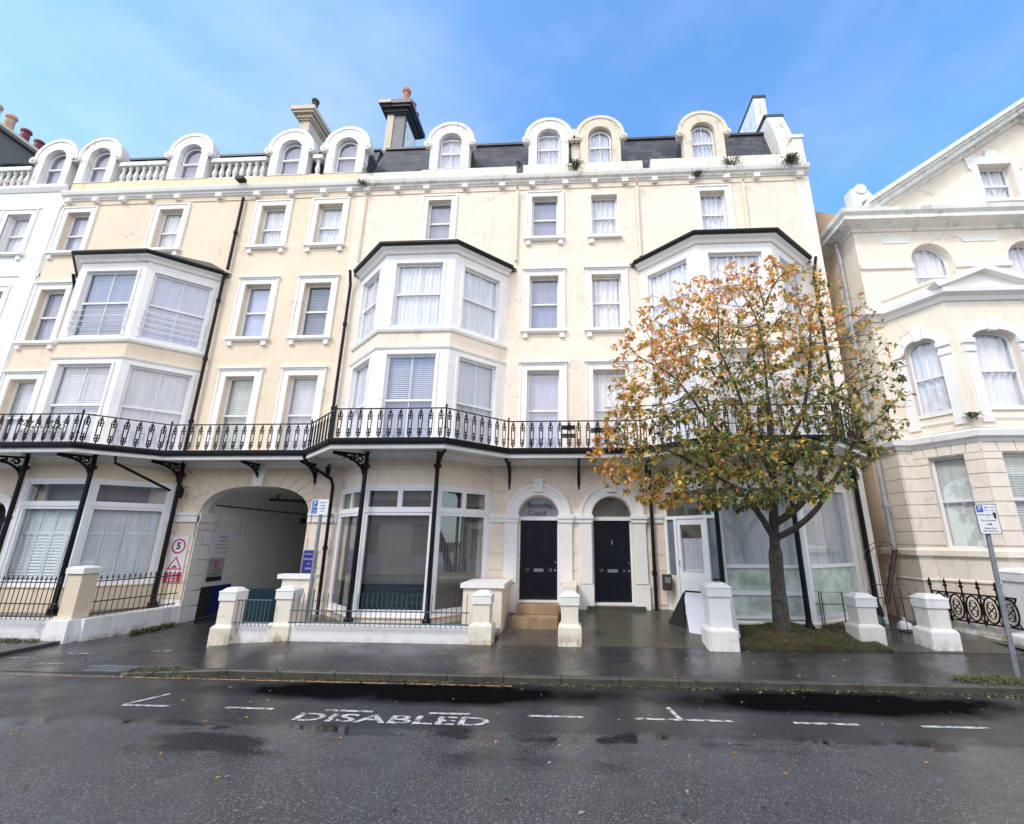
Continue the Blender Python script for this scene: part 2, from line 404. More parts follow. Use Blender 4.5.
def thing(name,loc,label,cat,group=None):
    o=bpy.data.objects.new(name,None); o.empty_display_size=.2; COL.objects.link(o); o.location=loc
    return tag(o,label,cat,group)
def arch(uc,w,z0,zs,rise,n=14,p=2.):
    """opening outline, ccw; rise 0 = rectangle; p = superellipse power"""
    a=w/2
    if rise<=0: return [(uc-a,z0),(uc+a,z0),(uc+a,zs),(uc-a,zs)]
    L=[(uc-a,z0),(uc+a,z0)]
    for i in range(n+1):
        t=PI*i/n; c,s_=math.cos(t),math.sin(t)
        L.append((uc+a*math.copysign(abs(c)**(2/p),c),zs+rise*abs(s_)**(2/p)))
    return L
def text_mesh(txt,size,mat,name,parent,origin,F=None,d=0.,extr=.002,align='CENTER',bold=0.,sx=1.,flat=False):
    cu=bpy.data.curves.new('t','FONT'); cu.body=txt; cu.size=size; cu.align_x=align; cu.align_y='CENTER'; cu.extrude=extr; cu.offset=bold; cu.resolution_u=3
    ob=bpy.data.objects.new('t',cu); COL.objects.link(ob)
    dg=bpy.context.evaluated_depsgraph_get(); dg.update()
    me=bpy.data.meshes.new_from_object(ob.evaluated_get(dg)); bpy.data.objects.remove(ob)
    b=MB(); vs=[]
    for v in me.vertices:
        x,y,z=v.co.x*sx,v.co.y,v.co.z
        if flat: vs.append((origin[0]+x,origin[1]+y,origin[2]+z))
        else: vs.append(F.p(origin[0]+x,origin[1]+y,d+z))
    b.add(vs,[tuple(p.vertices) for p in me.polygons])
    bpy.data.meshes.remove(me); bpy.data.curves.remove(cu)
    return b.build(name,mat,parent)
def pleats(F,uc,w,z0,z1,d,style):
    b=MB(); u0=uc-w/2
    if style in ('net','drape'):
        n=max(24,int(w*60)); vs=[];amp=.022 if style=='net' else .03
        ph=random.random()*6
        for i in range(n+1):
            x=i/n*w; dd=d+amp*math.sin(x*(52 if style=='net' else 38)+ph)+.5*amp*math.sin(x*23+ph*2)
            k=.0 if style=='net' else .03*math.sin(x*9+ph)
            vs.append(F.p(u0+x+k,z0,dd)); vs.append(F.p(u0+x,z1,dd*1.0))
        b.add(vs,[(2*i,2*i+2,2*i+3,2*i+1) for i in range(n)])
    elif style=='vert':
        n=int(w/.09)
        for i in range(n):
            x=u0+i*w/n; b.add([F.p(x,z0,d),F.p(x+w/n*1.02,z0,d-.035),F.p(x+w/n*1.02,z1,d-.035),F.p(x,z1,d)],[(0,1,2,3)])
    elif style=='slat':
        n=int((z1-z0)/.055)
        for i in range(n):
            z=z0+i*(z1-z0)/n; h=(z1-z0)/n
            b.add([F.p(u0,z,d),F.p(u0+w,z,d),F.p(u0+w,z+h*1.05,d-.03),F.p(u0,z+h*1.05,d-.03)],[(0,1,2,3)])
    elif style=='shutter':
        k=4; pw=w/k
        for j in range(k):
            a=u0+j*pw; b.box(F,a+.005,a+.05,z0,z1,d-.02,d+.02); b.box(F,a+pw-.05,a+pw-.005,z0,z1,d-.02,d+.02)
            for zz in (z0,(z0+z1)*.5+.25,z1-.08): b.box(F,a+.05,a+pw-.05,zz,zz+.08,d-.019,d+.019)
            n=int((z1-z0)/.075)
            for i in range(n):
                z=z0+i*(z1-z0)/n; h=(z1-z0)/n
                b.add([F.p(a+.05,z,d+.012),F.p(a+pw-.05,z,d+.012),F.p(a+pw-.05,z+h*1.1,d-.018),F.p(a+.05,z+h*1.1,d-.018)],[(0,1,2,3)])
    else:
        b.add([F.p(u0,z0,d),F.p(u0+w,z0,d),F.p(u0+w,z1,d),F.p(u0,z1,d)],[(0,1,2,3)])
    return b
def sash_window(parent,F,uc,w,z0,zs,rise=0.,depth=.15,meet=None,vbars=0,curtain=('net','net'),gl='glass',fr=.055,mat='sash',inbay=False,mb=.02,name='window',p=2.,curt_to=None,transom=None):
    """one window: frame ring, meeting rail, bars; pane and curtain behind. returns the frame object"""
    zt=zs+rise
    b=MB(); d=-depth
    b.prism(F,arch(uc,w,z0,zs,rise,p=p),[arch(uc,w-2*fr,z0+fr*1.2,zs-(fr if rise<=0 else 0),rise-(fr if rise>0 else 0),p=p)],d-.05,d,back=False)
    iw=w/2-fr
    if meet:
        b.box(F,uc-iw,uc+iw,meet-.025,meet+.03,d-.045,d+.02)
    if transom: b.box(F,uc-iw,uc+iw,transom-.04,transom+.04,d-.045,d+.012)
    for i in range(vbars):
        x=uc-iw+(i+1)*2*iw/(vbars+1); b.box(F,x-mb/2,x+mb/2,z0+fr,zt-fr*.7,d-.04,d-.006)
    fo=b.build('sash' if inbay else name,mat,parent)
    own=parent if inbay else fo
    g=MB(); g.prism(F,arch(uc,w-fr,z0+fr*.5,zs-(fr*.5 if rise<=0 else 0),rise-(fr*.5 if rise>0 else 0),p=p),[],d-.027,d-.027); g.build('pane',gl,own)
    if curtain:
        st,cm=curtain; c=pleats(F,uc,w+.06,z0-.02 if curt_to is None else curt_to,zt+.03,d-.085,st); c.build('blind' if st in('slat','vert','plain') else ('shutter' if st=='shutter' else 'curtain'),cm,own)
    return fo
def surround(win,F,uc,w,z0,z1,bw=.2,top_cornice=False,sill=True,sillz=None,mat='trim',proud=.035):
    """moulded architrave round a rectangular opening, with sill on two corbels"""
    b=MB(); a=w/2
    b.prism(F,[(uc-a-bw,z0),(uc-a,z0),(uc-a,z1),(uc+a,z1),(uc+a,z0),(uc+a+bw,z0),(uc+a+bw,z1+bw),(uc-a-bw,z1+bw)],[],0,proud)
    b.prism(F,[(uc-a-bw,z0),(uc-a-bw+.05,z0),(uc-a-bw+.05,z1+bw-.05),(uc+a+bw-.05,z1+bw-.05),(uc+a+bw-.05,z0),(uc+a+bw,z0),(uc+a+bw,z1+bw),(uc-a-bw,z1+bw)],[],proud,proud+.025)
    if top_cornice: b.box(F,uc-a-bw-.03,uc+a+bw+.03,z1+bw,z1+bw+.06,0,proud+.07)
    b.build('surround',mat,win)
    if sill:
        s=MB(); s.box(F,uc-a-bw-.04,uc+a+bw+.04,z0-.09,z0,-.2,.13); s.box(F,uc-a-bw-.01,uc+a+bw+.01,z0-.125,z0-.09,0,.09)
        for k in (-1,1): s.box(F,uc+k*(a+bw*.5)-.07,uc+k*(a+bw*.5)+.07,z0-.27,z0-.125,0,.08)
        s.build('sill',mat,win)
def copy_to(o,parent,loc,rotz=0.,scale=None):
    c=o.copy(); COL.objects.link(c); c.parent=parent; c.location=loc; c.rotation_euler=(0,0,rotz)
    if scale: c.scale=scale
    return c

# ------------------------------------------------------------------ ground
def gs(x):
    return 0.0 if x<=-7.6 else (.09*(x+7.6)/1.6 if x<-6 else .09)
def g(x,y):
    s=gs(x)
    if y<=-4.42: return 0.
    z=s+.02*(y+4.42)*(1 if x>-7.6 else 0)
    if y>-2.4 and x>-1.75: z+=.145*(y+2.4)
    return z
def sheet(name,x0,x1,y0,y1,zf,mat,nx=2,ny=2,kind='structure',dz=0.,skirt=0.):
    vs=[];fs=[]
    for j in range(ny+1):
        for i in range(nx+1):
            x=x0+(x1-x0)*i/nx; y=y0+(y1-y0)*j/ny; vs.append((x,y,zf(x,y)+dz))
    for j in range(ny):
        for i in range(nx): a=j*(nx+1)+i; fs.append((a,a+1,a+nx+2,a+nx+1))
    if skirt:
        k=len(vs); 
        for i in range(nx+1): vs.append((vs[i][0],vs[i][1],vs[i][2]-skirt))
        for i in range(nx): fs.append((k+i,k+i+1,i+1,i))
    b=MB(); b.add(vs,fs); o=b.build(name,mat); 
    if kind: tag(o,kind=kind)
    return o
sheet('ground',-300,300,-300,300,lambda x,y:-.03,'soil')
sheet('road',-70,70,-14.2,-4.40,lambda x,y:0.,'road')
sheet('far_pavement',-70,70,-17,-14.2,lambda x,y:.1,'pave')
sheet('driveway',-10.95,-7.55,-4.40,9.,lambda x,y:.004+.0*(y),'pave')
sheet('pavement',-7.55,40,-4.30,-2.38,g,'pave',95,8)
sheet('pavement_west',-70,-10.95,-4.30,-2.2,lambda x,y:.06,'pave')
sheet('pavement_corner',-7.60,-7.549,-4.30,-2.38,lambda x,y:.003,'pave',2,2)
# kerbs
def kerb(x0,x1,top):
    x=x0; b=MB()
    while x<x1-.05:
        L=min(.92,x1-x); vs=[]
        za,zb=top(x),top(x+L)
        for (yy,dz) in ((-4.425,-.0),(-4.41,.0),(-4.29,.0)):
            pass
        F=FrX(-4.29)
        e=.006
        vs=[(x+e,-4.425,-.02),(x+L-e,-4.425,-.02),(x+L-e,-4.425,zb-.012),(x+e,-4.425,za-.012),(x+e,-4.41,za+.003),(x+L-e,-4.41,zb+.003),(x+L-e,-4.29,zb+.004),(x+e,-4.29,za+.004)]
        b.add(vs,[(0,1,2,3),(3,2,5,4),(4,5,6,7),(0,3,4,7),(1,6,5,2)])
        x+=L
    tag(b.build('kerb','kerb'),kind='structure')
kerb(-7.6,40,lambda x:max(.012,gs(x)+.004)); kerb(-70,-10.95,lambda x:.06)
b=MB(); b.box(W,-11.07,-10.95,-.01,.066,2.2,4.41); tag(b.build('kerb','kerb'),kind='structure')
# front areas
sheet('garden_west',-70,-10.95,-2.2,-0.02,lambda x,y:.42,'conc')
sheet('front_area',-7.2,-1.7,-2.3,-.0,lambda x,y:.28,'conc')
sheet('front_path',-1.7,.1,-2.38,-1.0,lambda x,y:.13+.07*(y+2.38)/1.4,'path',4,4)
sheet('forecourt',.0,3.2,-2.38,-.0,g,'conc',6,6,dz=.002)
def bed(x,y):
    m=.16*math.exp(-((x-4.4)**2+(y+1.7)**2)/.6)
    return g(x,y)+m+.03+.02*math.sin(x*5)*math.cos(y*7)
sheet('grass_verge',3.2,6.15,-2.38,-.95,bed,'moss',40,24,dz=.0,skirt=.12)
sheet('verge_path',3.2,6.15,-.95,0,g,'conc',6,4,dz=.006)
sheet('side_path',6.1,9.,-2.38,2.,lambda x,y:.15+.05*max(0,y+2.38),'path',4,4,skirt=.12)
sheet('villa_garden',8.7,40,-2.38,-.2,lambda x,y:.2,'conc',skirt=.15)
# road markings
def strip(b,x0,y0,x1,y1,w,z=.004):
    d=Vector((x1-x0,y1-y0)).normalized(); n=Vector((-d.y,d.x))*w/2
    b.add([(x0-n.x,y0-n.y,z),(x1-n.x,y1-n.y,z),(x1+n.x,y1+n.y,z),(x0+n.x,y0+n.y,z)],[(0,1,2,3)])
for x0,x1 in ((-6.17,-5.49),(-4.71,-4.04),(-3.32,-2.68),(-1.94,-1.39),(-.63,.09),(.73,1.97),(2.72,3.52),(4.26,5.05),(6.0,6.8)):
    b=MB(); strip(b,x0,-5.79,x1,-5.79,.06)
    if x0==-6.17: strip(b,-6.15,-5.76,-5.92,-5.31,.06,.0045)
    if x0==.73: strip(b,1.32,-5.76,1.24,-5.35,.06,.0045)
    tag(b.build('bay_marking','paint'),kind='structure')
o=text_mesh('DISABLED',.37,'paint','road_lettering',None,(-2.34,-6.05,.006),flat=True,extr=0.,bold=.006,sx=1.55); tag(o,kind='structure')
b=MB(); strip(b,-30,-4.58,-1.0,-4.58,.06); tag(b.build('yellow_line','paint_yellow'),kind='structure')
b=MB()
for (x0,x1,y) in ((-9.7,-9.2,-3.95),(-8.6,-8.2,-4.0),(-9.9,-9.4,-3.2),(-8.5,-8.1,-2.9),(-10.6,-10.2,-3.6)): strip(b,x0,y,x1,y+.03,.09,.009)
tag(b.build('worn_marking','paint_worn'),kind='structure')
dr=thing('drain_grate',(-8.0,-4.15,.004),'flat iron drain grate set in the wet driveway mouth beside the kerb','drain')
b=MB()
for i in range(9): b.box(W,-8.35+i*.085,-8.31+i*.085,.006,.02,4.0,4.28)
b.box(W,-8.39,-7.59,.006,.016,3.97,4.0); b.box(W,-8.39,-7.59,.006,.016,4.28,4.31); b.build('grating','galv',dr)

# ------------------------------------------------------------------ terrace house, common bits
CORNICE=[(0,13.56),(.05,13.56),(.06,13.60),(.11,13.62),(.12,13.67),(.19,13.71),(.22,13.80),(.23,13.86),(0,13.88)]
def cornice(parent,x0,x1,mat,brackets,wm='buff'):
    b=MB(); b.sweep([(x0,0),(x1,0)],[(0,13.37),(.025,13.37),(.03,13.4),(.015,13.41),(.015,13.559),(0,13.559)]); b.build('frieze',wm,parent)
    b=MB(); b.sweep([(x0,0),(x1,0)],CORNICE); b.build('cornice',mat,parent)
    for x in brackets:
        c=MB(); c.box(W,x-.095,x+.095,13.46,13.60,.012,.15); c.box(W,x-.075,x+.075,13.42,13.46,.012,.11); c.build('modillion',mat,parent)
def dormer(house,x,mat,wide=.68,vb=0,archwin=True,scroll=(1,1)):
    b=MB(); z0=14.33; a=wide
    out=[(x-a,z0),(x+a,z0),(x+a,15.28),(x+a+.1,15.34),(x+a+.16,15.46)]
    n=18
    for i in range(n+1):
        t=PI*i/n; out.append((x+(a+.15)*math.cos(t),15.5+.82*math.sin(t)))
    out+=[(x-a-.16,15.46),(x-a-.1,15.34),(x-a,15.28)]
    hole=arch(x,.80,z0+.02,15.46,.40)
    b.prism(FrX(.05),out,[hole],-.2,.10)
    # raised rim
    ring=[(x+(a+.15)*math.cos(PI*i/n),15.5+.82*math.sin(PI*i/n)) for i in range(n+1)]
    ring2=[(x+(a+.03)*math.cos(PI*i/n),15.5+.70*math.sin(PI*i/n)) for i in range(n+1)][::-1]
    b.prism(FrX(.05),ring+ring2,[],.10,.125)
    for k in (-1,1):   # scroll at each shoulder
        b.tube([W.p(x+k*(a+.1),15.36,-.02),W.p(x+k*(a+.1),15.36,.13)],.13,10)
        b.tube([W.p(x+k*(a+.1),15.36,.13),W.p(x+k*(a+.1),15.36,.16)],.06,8)
    d=b.build('dormer',mat,house)
    # barrel body
    c=MB(); vs=[];m=12; prof=[(x-a,14.3),(x-a,15.4)]+[(x-a*math.cos(PI*i/m),15.4+.72*math.sin(PI*i/m)) for i in range(1,m)]+[(x+a,15.4),(x+a,14.3)]
    k=len(prof)
    for y in (.28,1.9):
        for u,z in prof: vs.append((u,y,z))
    c.add(vs,[(i,i+1,i+1+k,i+k) for i in range(k-1)]); c.build('dormer_roof','lead',d)
    F=FrX(.05)
    s=MB(); zs,ri=15.42,(.38 if archwin else .12)
    w=.76
    if archwin: outl,inn=arch(x,w,z0+.03,zs,ri),arch(x,w-.1,z0+.09,zs,ri-.05)
    else: outl,inn=arch(x,w,z0+.03,zs+.18,.1),arch(x,w-.1,z0+.09,zs+.18,.05)
    s.prism(F,outl,[inn],-.12,-.06)
    s.box(F,x-w/2+.05,x+w/2-.05,15.05,15.11,-.11,-.04)
    if vb: s.box(F,x-.012,x+.012,z0+.1,zs+ri-.06,-.11,-.065)
    s.build('sash','sash',d)
    gg=MB(); gg.prism(F,outl,[],-.095,-.095); gg.build('pane','glass_lilac',d)
    pleats(F,x,w+.1,z0+.02,zs+.55,-.17,'net' if vb else 'plain').build('curtain','drape' if vb else 'room',d)
    return d
def chimney(house,x0,x1,y0,y1,z0,z1,mat,capmat=None,name='chimney'):
    b=MB(); F=FrX(0)
    b.box(F,x0,x1,z0,z1-.5,-y1,-y0)
    path=[(x0,y0),(x1,y0),(x1,y1),(x0,y1),(x0,y0)]
    c=b.build(name,mat,house)
    q=MB()
    for (o,za,zb) in ((.06,z1-.55,z1-.48),(.12,z1-.48,z1-.34),(.24,z1-.34,z1-.24),(.3,z1-.24,z1-.06),(.22,z1-.06,z1)):
        q.box(F,x0-o,x1+o,za,zb,-y1-o,-y0+o)
    q.build('chimney_cap',capmat or mat,c)
    return c
def pot(ch,x,y,z,h=.55,r=.14,mat='pot',flue=True):
    b=MB(); b.lathe((x,y,z),[(r*1.1,0),(r*1.1,.06),(r*.92,.08),(r*.8,h*.75),(r*1.05,h*.8),(r*1.05,h*.92),(r*.85,h),(r*.6,h),(r*.6,h-.1)],12); return b.build('chimney_pot',mat,ch,smooth=False)
def mansard(house,x0,x1):
    b=MB()
    b.add([(x0,.45,14.1),(x1,.45,14.1),(x1,1.15,16.45),(x0,1.15,16.45),(x1,9.5,16.6),(x0,9.5,16.6),(x0,9.5,0),(x1,9.5,0)],[(0,1,2,3),(3,2,4,5),(5,4,7,6)])
    b.build('roof','slate',house)
    c=MB(); c.box(W,x0,x1,16.43,16.52,-1.35,-1.08); c.build('ridge_flashing','lead',house)
def downpipe(house,pts,r=.045,mat='gutter',clips=True):
    b=MB(); b.tube(pts,r,8)
    P=[Vector(p) for p in pts]
    for i in range(len(P)-1):
        L=(P[i+1]-P[i]).length
        if clips and abs((P[i+1]-P[i]).z)>1.5:
            k=int(L/1.8)
            for j in range(1,k+1):
                q=P[i]+(P[i+1]-P[i])*(j-.5)/k; b.tube([q+Vector((0,0,-.05)),q+Vector((0,0,.05))],r*1.45,8)
    return b.build('downpipe',mat,house)
def band_face(b,F,z0,z1,openings,d0=-.12,d1=0.):
    b.prism(F,[(0,z0),(F.len,z0),(F.len,z1),(0,z1)],openings,d0,d1)

# baluster of the cast-iron balcony (0.72 high, origin at its foot)
def baluster_mesh():
    b=MB(); h=.73; t=.0125
    def P(x,z): return (x,0,z)
    b.tube([P(0,0),P(0,.07)],t,4); b.tube([P(0,h-.1),P(0,h)],t,4)
    for k in (-1,1):
        b.tube([P(0,.06),P(k*.035,.09),P(k*.045,.15),P(k*.04,.22),P(k*.045,.5),P(k*.052,.57),P(k*.035,.625),P(0,.65)],t,4,False)
        b.tube([P(k*.045,.15),P(0,.15)],t,4); b.tube([P(k*.045,.55),P(0,.55)],t,4); b.tube([P(0,.65),P(k*.035,.67),P(0,.69)],t*.9,4)
        b.tube([P(k*.04,.22),P(k*.018,.245),P(0,.22)],t*.9,4,False); b.tube([P(k*.045,.5),P(k*.02,.475),P(0,.5)],t*.9,4,False)
    b.tube([P(0,.07),P(0,.25)],t*1.3,4); b.tube([P(0,.47),P(0,.65)],t*1.3,4)
    b.tube([(-.03,0,.15),(.03,0,.15)],.016,4); b.tube([(-.02,0,.56),(.02,0,.56)],.02,4)
    return b
def balcony(house,path,zf,ends=True,spacing=.245,step_at=None,gutmat='gutter'):
    """floor slab following path (outer edge polyline), gutter, railing with copied balusters"""
    # slab: polygon closed back to the wall
    pts=[(p[0],p[1]) for p in path]
    b=MB(); n=len(pts)
    poly=pts+[(pts[-1][0],.0),(pts[0][0],.0)]
    tri=tessellate_polygon([[Vector((a,c,0)) for a,c in poly]])
    for z,fl in ((zf,1),(zf-.10,-1)):
        fs=[]
        for t in tri:
            A=(poly[t[1]][0]-poly[t[0]][0])*(poly[t[2]][1]-poly[t[0]][1])-(poly[t[1]][1]-poly[t[0]][1])*(poly[t[2]][0]-poly[t[0]][0])
            if (A>0)!=(fl>0): t=(t[0],t[2],t[1])
            fs.append(t)
        b.add([(a,c,z) for a,c in poly],fs)
    b.sweep(pts,[(-.06,zf-.22),(0,zf-.22),(.0,zf),(-.06,zf)])
    bal=b.build('balcony','trim',house)
    gt=MB(); gt.sweep(pts,[(0,zf-.10),(.05,zf-.12),(.09,zf-.09),(.10,zf-.03),(.10,zf+.0),(.0,zf+.01)]); gt.build('gutter',gutmat,bal)
    fas=MB(); fas.sweep(pts,[(-.06,zf-.222),(.004,zf-.222),(.012,zf-.19),(.004,zf-.14),(-.06,zf-.14)]); fas.build('fascia','trim',bal)
    # railing
    rl=MB(); rl.sweep(pts,[(-.045,zf+.745),(-.01,zf+.745),(-.01,zf+.77),(-.045,zf+.77)]); rl.sweep(pts,[(-.04,zf+.02),(-.015,zf+.02),(-.015,zf+.045),(-.04,zf+.045)])
    base=Vector((pts[0][0],pts[0][1],zf)); ro=rl.build('railing','black',house,loc=base)
    return bal,ro
def fill_railing(ro,path,zf,proto,spacing=.245,posts=True,skip_first=False):
    k=0; base=wloc(ro)
    for i in range(len(path)-1):
        p,q=Vector(path[i]),Vector(path[i+1]); L=(q-p).length; t=(q-p).normalized(); nn=Vector((t.y,-t.x))
        m=max(1,round(L/spacing)); ang=math.atan2(t.y,t.x)
        for j in range(m):
            c=p+t*(L*(j+.5)/m)-nn*.027
            copy_to(proto,ro,Vector((c.x,c.y,zf+.02))-base,ang); k+=1
    if posts:
        for i in range(len(path)):
            b=MB(); p=Vector(path[i]); b.tube([(p.x,p.y+.02,zf),(p.x,p.y+.02,zf+.80)],.02,6); b.lathe((p.x,p.y+.02,zf+.79),[(.022,0),(.03,.02),(.018,.05),(.004,.09)],6)
            b.lathe((p.x,p.y+.02,zf+.25),[(.02,0),(.035,.03),(.02,.06)],6); b.build('railing_post','black',ro)
    return k
def bracket(house,x,y,ang,L,h,zt,mat='black',name='bracket'):
    """openwork iron bracket: runs outward L from wall point, hanging h below zt"""
    c,s_=math.cos(ang),math.sin(ang); b=MB()
    def P(d,z): return (x+c*d,y+s_*d,z)
    b.tube([P(0,zt),P(L,zt)],.032,5); b.tube([P(.01,zt),P(.01,zt-h)],.04,5)
    arc=[P(L*(1-math.cos(t*PI/2/8))*.97+.02, zt-h+h*.95*math.sin(t*PI/2/8)) for t in range(9)]
    b.tube(arc,.034,5)
    def curl(u,v,r,turn=2.2,st=0.):
        cx,cz=u*L,zt-v*h
        b.tube([P(cx+r*h*(1-i/16*.85)*math.cos(st+turn*PI*i/16),cz+r*h*(1-i/16*.85)*math.sin(st+turn*PI*i/16)) for i in range(16)],.026,4)
    for u,v,r,st in ((.2,.22,.17,0),(.1,.52,.11,1.),(.45,.17,.13,2.),(.66,.12,.09,.5),(.82,.08,.06,1.),(.06,.74,.08,2.)): curl(u,v,r,2.3,st)
    b.tube([P(.0,zt-h),P(.0,zt-h-.12)],.026,5)
    return b.build(name,mat,house)
def column(house,x,y,z0,z1,mat='black'):
    b=MB(); H=z1-z0
    b.lathe((x,y,z0),[(.11,0),(.11,.12),(.075,.16),(.06,.25),(.052,H-.45),(.06,H-.42),(.1,H-.38),(.1,H-.33),(.055,H-.3),(.045,H-.05),(.06,H)],10)
    return b.build('column',mat,house,smooth=False)
def wall_lamp(label,x,y,z):
    t=thing('wall_lamp',(x,0,z),label,'lamp','black wall lamps under the balcony')
    b=MB(); b.tube([(x,0,z+.12),(x,y,z+.16),(x,y,z+.1)],.012,5); b.build('arm','black',t)
    b=MB(); b.lathe((x,y,z-.2),[(.03,0),(.055,.03),(.075,.2),(.09,.22),(.05,.28),(.015,.33)],8); b.build('lantern','black',t)

# ------------------------------------------------------------------ HOUSE 1 : buff house with carriage arch
XL0,XL1=-17.85,-7.25
H1=thing('terraced_house',(-12.5,0,0),'buff coloured terraced house with a carriage archway, between the white and the pale cream houses','house','stuccoed houses of the terrace')
ops=[]; wins=[]
for xc in (-17.13,-13.75,-10.1,-8.12):
    ops.append(arch(xc,.86,11.5,13.10,0)); wins.append((xc,11.5,13.10,12.24,'3'))
for xc in (-17.13,-10.1,-8.12):
    ops.append(arch(xc,.88,8.2,10.08,0)); wins.append((xc,8.2,10.08,9.12,'2'))
    ops.append(arch(xc,.92,4.5,6.93,0)); wins.append((xc,4.5,6.93,5.72,'1'))
ops.append(arch(-16.65,.85,.45,2.75,.42)) # side door
AR=(-8.93,3.16)
outer=[(XL0,.0),(-10.51,0),(-10.51,0.0)]
# carriage arch cuts the base line: trace outline of wall with the notch
notch=[(-10.51,0.)]+[(AR[0]-1.58*math.copysign(abs(math.cos(PI*i/22))**(2/2.5),math.cos(PI*i/22)),2.75+.86*abs(math.sin(PI*i/22))**(2/2.5)) for i in range(23)]+[(-7.35,0.)]
outl=[(XL0,0)]+notch+[(XL1,0),(XL1,14.0),(XL0,14.0)]
b=MB(); b.prism(W,outl,ops,-.28,0); b.build('wall','buff',H1)
cur={'3':[('plain','blind_sky_lilac'),('net','net'),('net','net'),('net','net')],'2':[('plain','room'),('plain','blind_sky_lilac'),('slat','room')],'1':[('slat','blind'),('slat','blind_green'),('slat','blind')]}
ci={'3':0,'2':0,'1':0}
for xc,z0,z1,mt,fl in wins:
    w={'3':.86,'2':.88,'1':.92}[fl]; cu=cur[fl][ci[fl]]; ci[fl]+=1
    wn=sash_window(H1,W,xc,w,z0,z1,0,.16,mt,0,cu,'glass_lilac' if cu[1]=='blind_sky_lilac' else 'glass')
    surround(wn,W,xc,w,z0,z1,.215 if fl!='1' else .23,fl!='3',fl!='1')
    if fl=='1':
        s=MB(); s.box(W,xc-w/2-.26,xc+w/2+.26,4.44,4.5,-.1,.03); s.build('threshold','trim',wn)
cornice(H1,XL0+.02,XL1,'trim',[-17.6,-16.6,-15.6,-14.6,-13.6,-12.1,-10.75,-9.55,-8.4,-7.5])
b=MB(); b.box(W,XL0+.15,XL1,13.87,14.27,-.25,.07); b.build('blocking_course','parapet_buff',H1)
b=MB(); b.box(W,XL0,XL0+.22,0,13.35,0,.03); 
for x in (-17.05,-13.6,-9.9,-7.87):
    vb=0
    dormer(H1,x,'dormer' if x<-17 else 'trim',archwin=True)
# roof balustrade
bproto=MB(); bproto.lathe((0,0,0),[(.07,0),(.07,.06),(.045,.09),(.085,.25),(.06,.42),(.04,.52),(.065,.56),(.07,.68)],8)
first=None
for (x0,x1,rough) in ((-16.2,-14.45,1),(-12.75,-10.75,0),(-9.05,-8.7,0)):
    r=MB(); r.box(W,x0,x1,15.02,15.18,-.2,.04); r.box(W,x0,x1,14.33,14.36,-.18,.02)
    ro=r.build('roof_balustrade','old_trim',H1,loc=(x0,0,14.33))
    n=round((x1-x0)/.24)
    for i in range(n):
        x=x0+(x1-x0)*(i+.5)/n
        if first is None:
            first=bproto.build('baluster','old_trim',ro,loc=(0,0,0)); first.location=Vector((x,.08,14.35))-wloc(ro)
        else: copy_to(first,ro,Vector((x,.08,14.35))-wloc(ro))
mansard(H1,XL0,XL1-.0)
# party wall with slate coping between houses 1 and 2
b=MB(); b.add([(-7.35,.3,14.1),(-7.05,.3,14.1),(-7.05,1.5,16.9),(-7.35,1.5,16.9),(-7.35,9,16.9),(-7.05,9,16.9),(-7.35,9,14.1),(-7.05,9,14.1)],[(0,1,2,3),(3,2,5,4),(1,7,5,2),(6,0,3,4)]); b.build('party_wall','slate_face',H1)
c=chimney(H1,-10.92,-10.54,1.48,2.45,15.5,19.0,'chim_cream','chim_cream'); pot(c,-10.5,1.55,18.98,.62,.14,'moss')
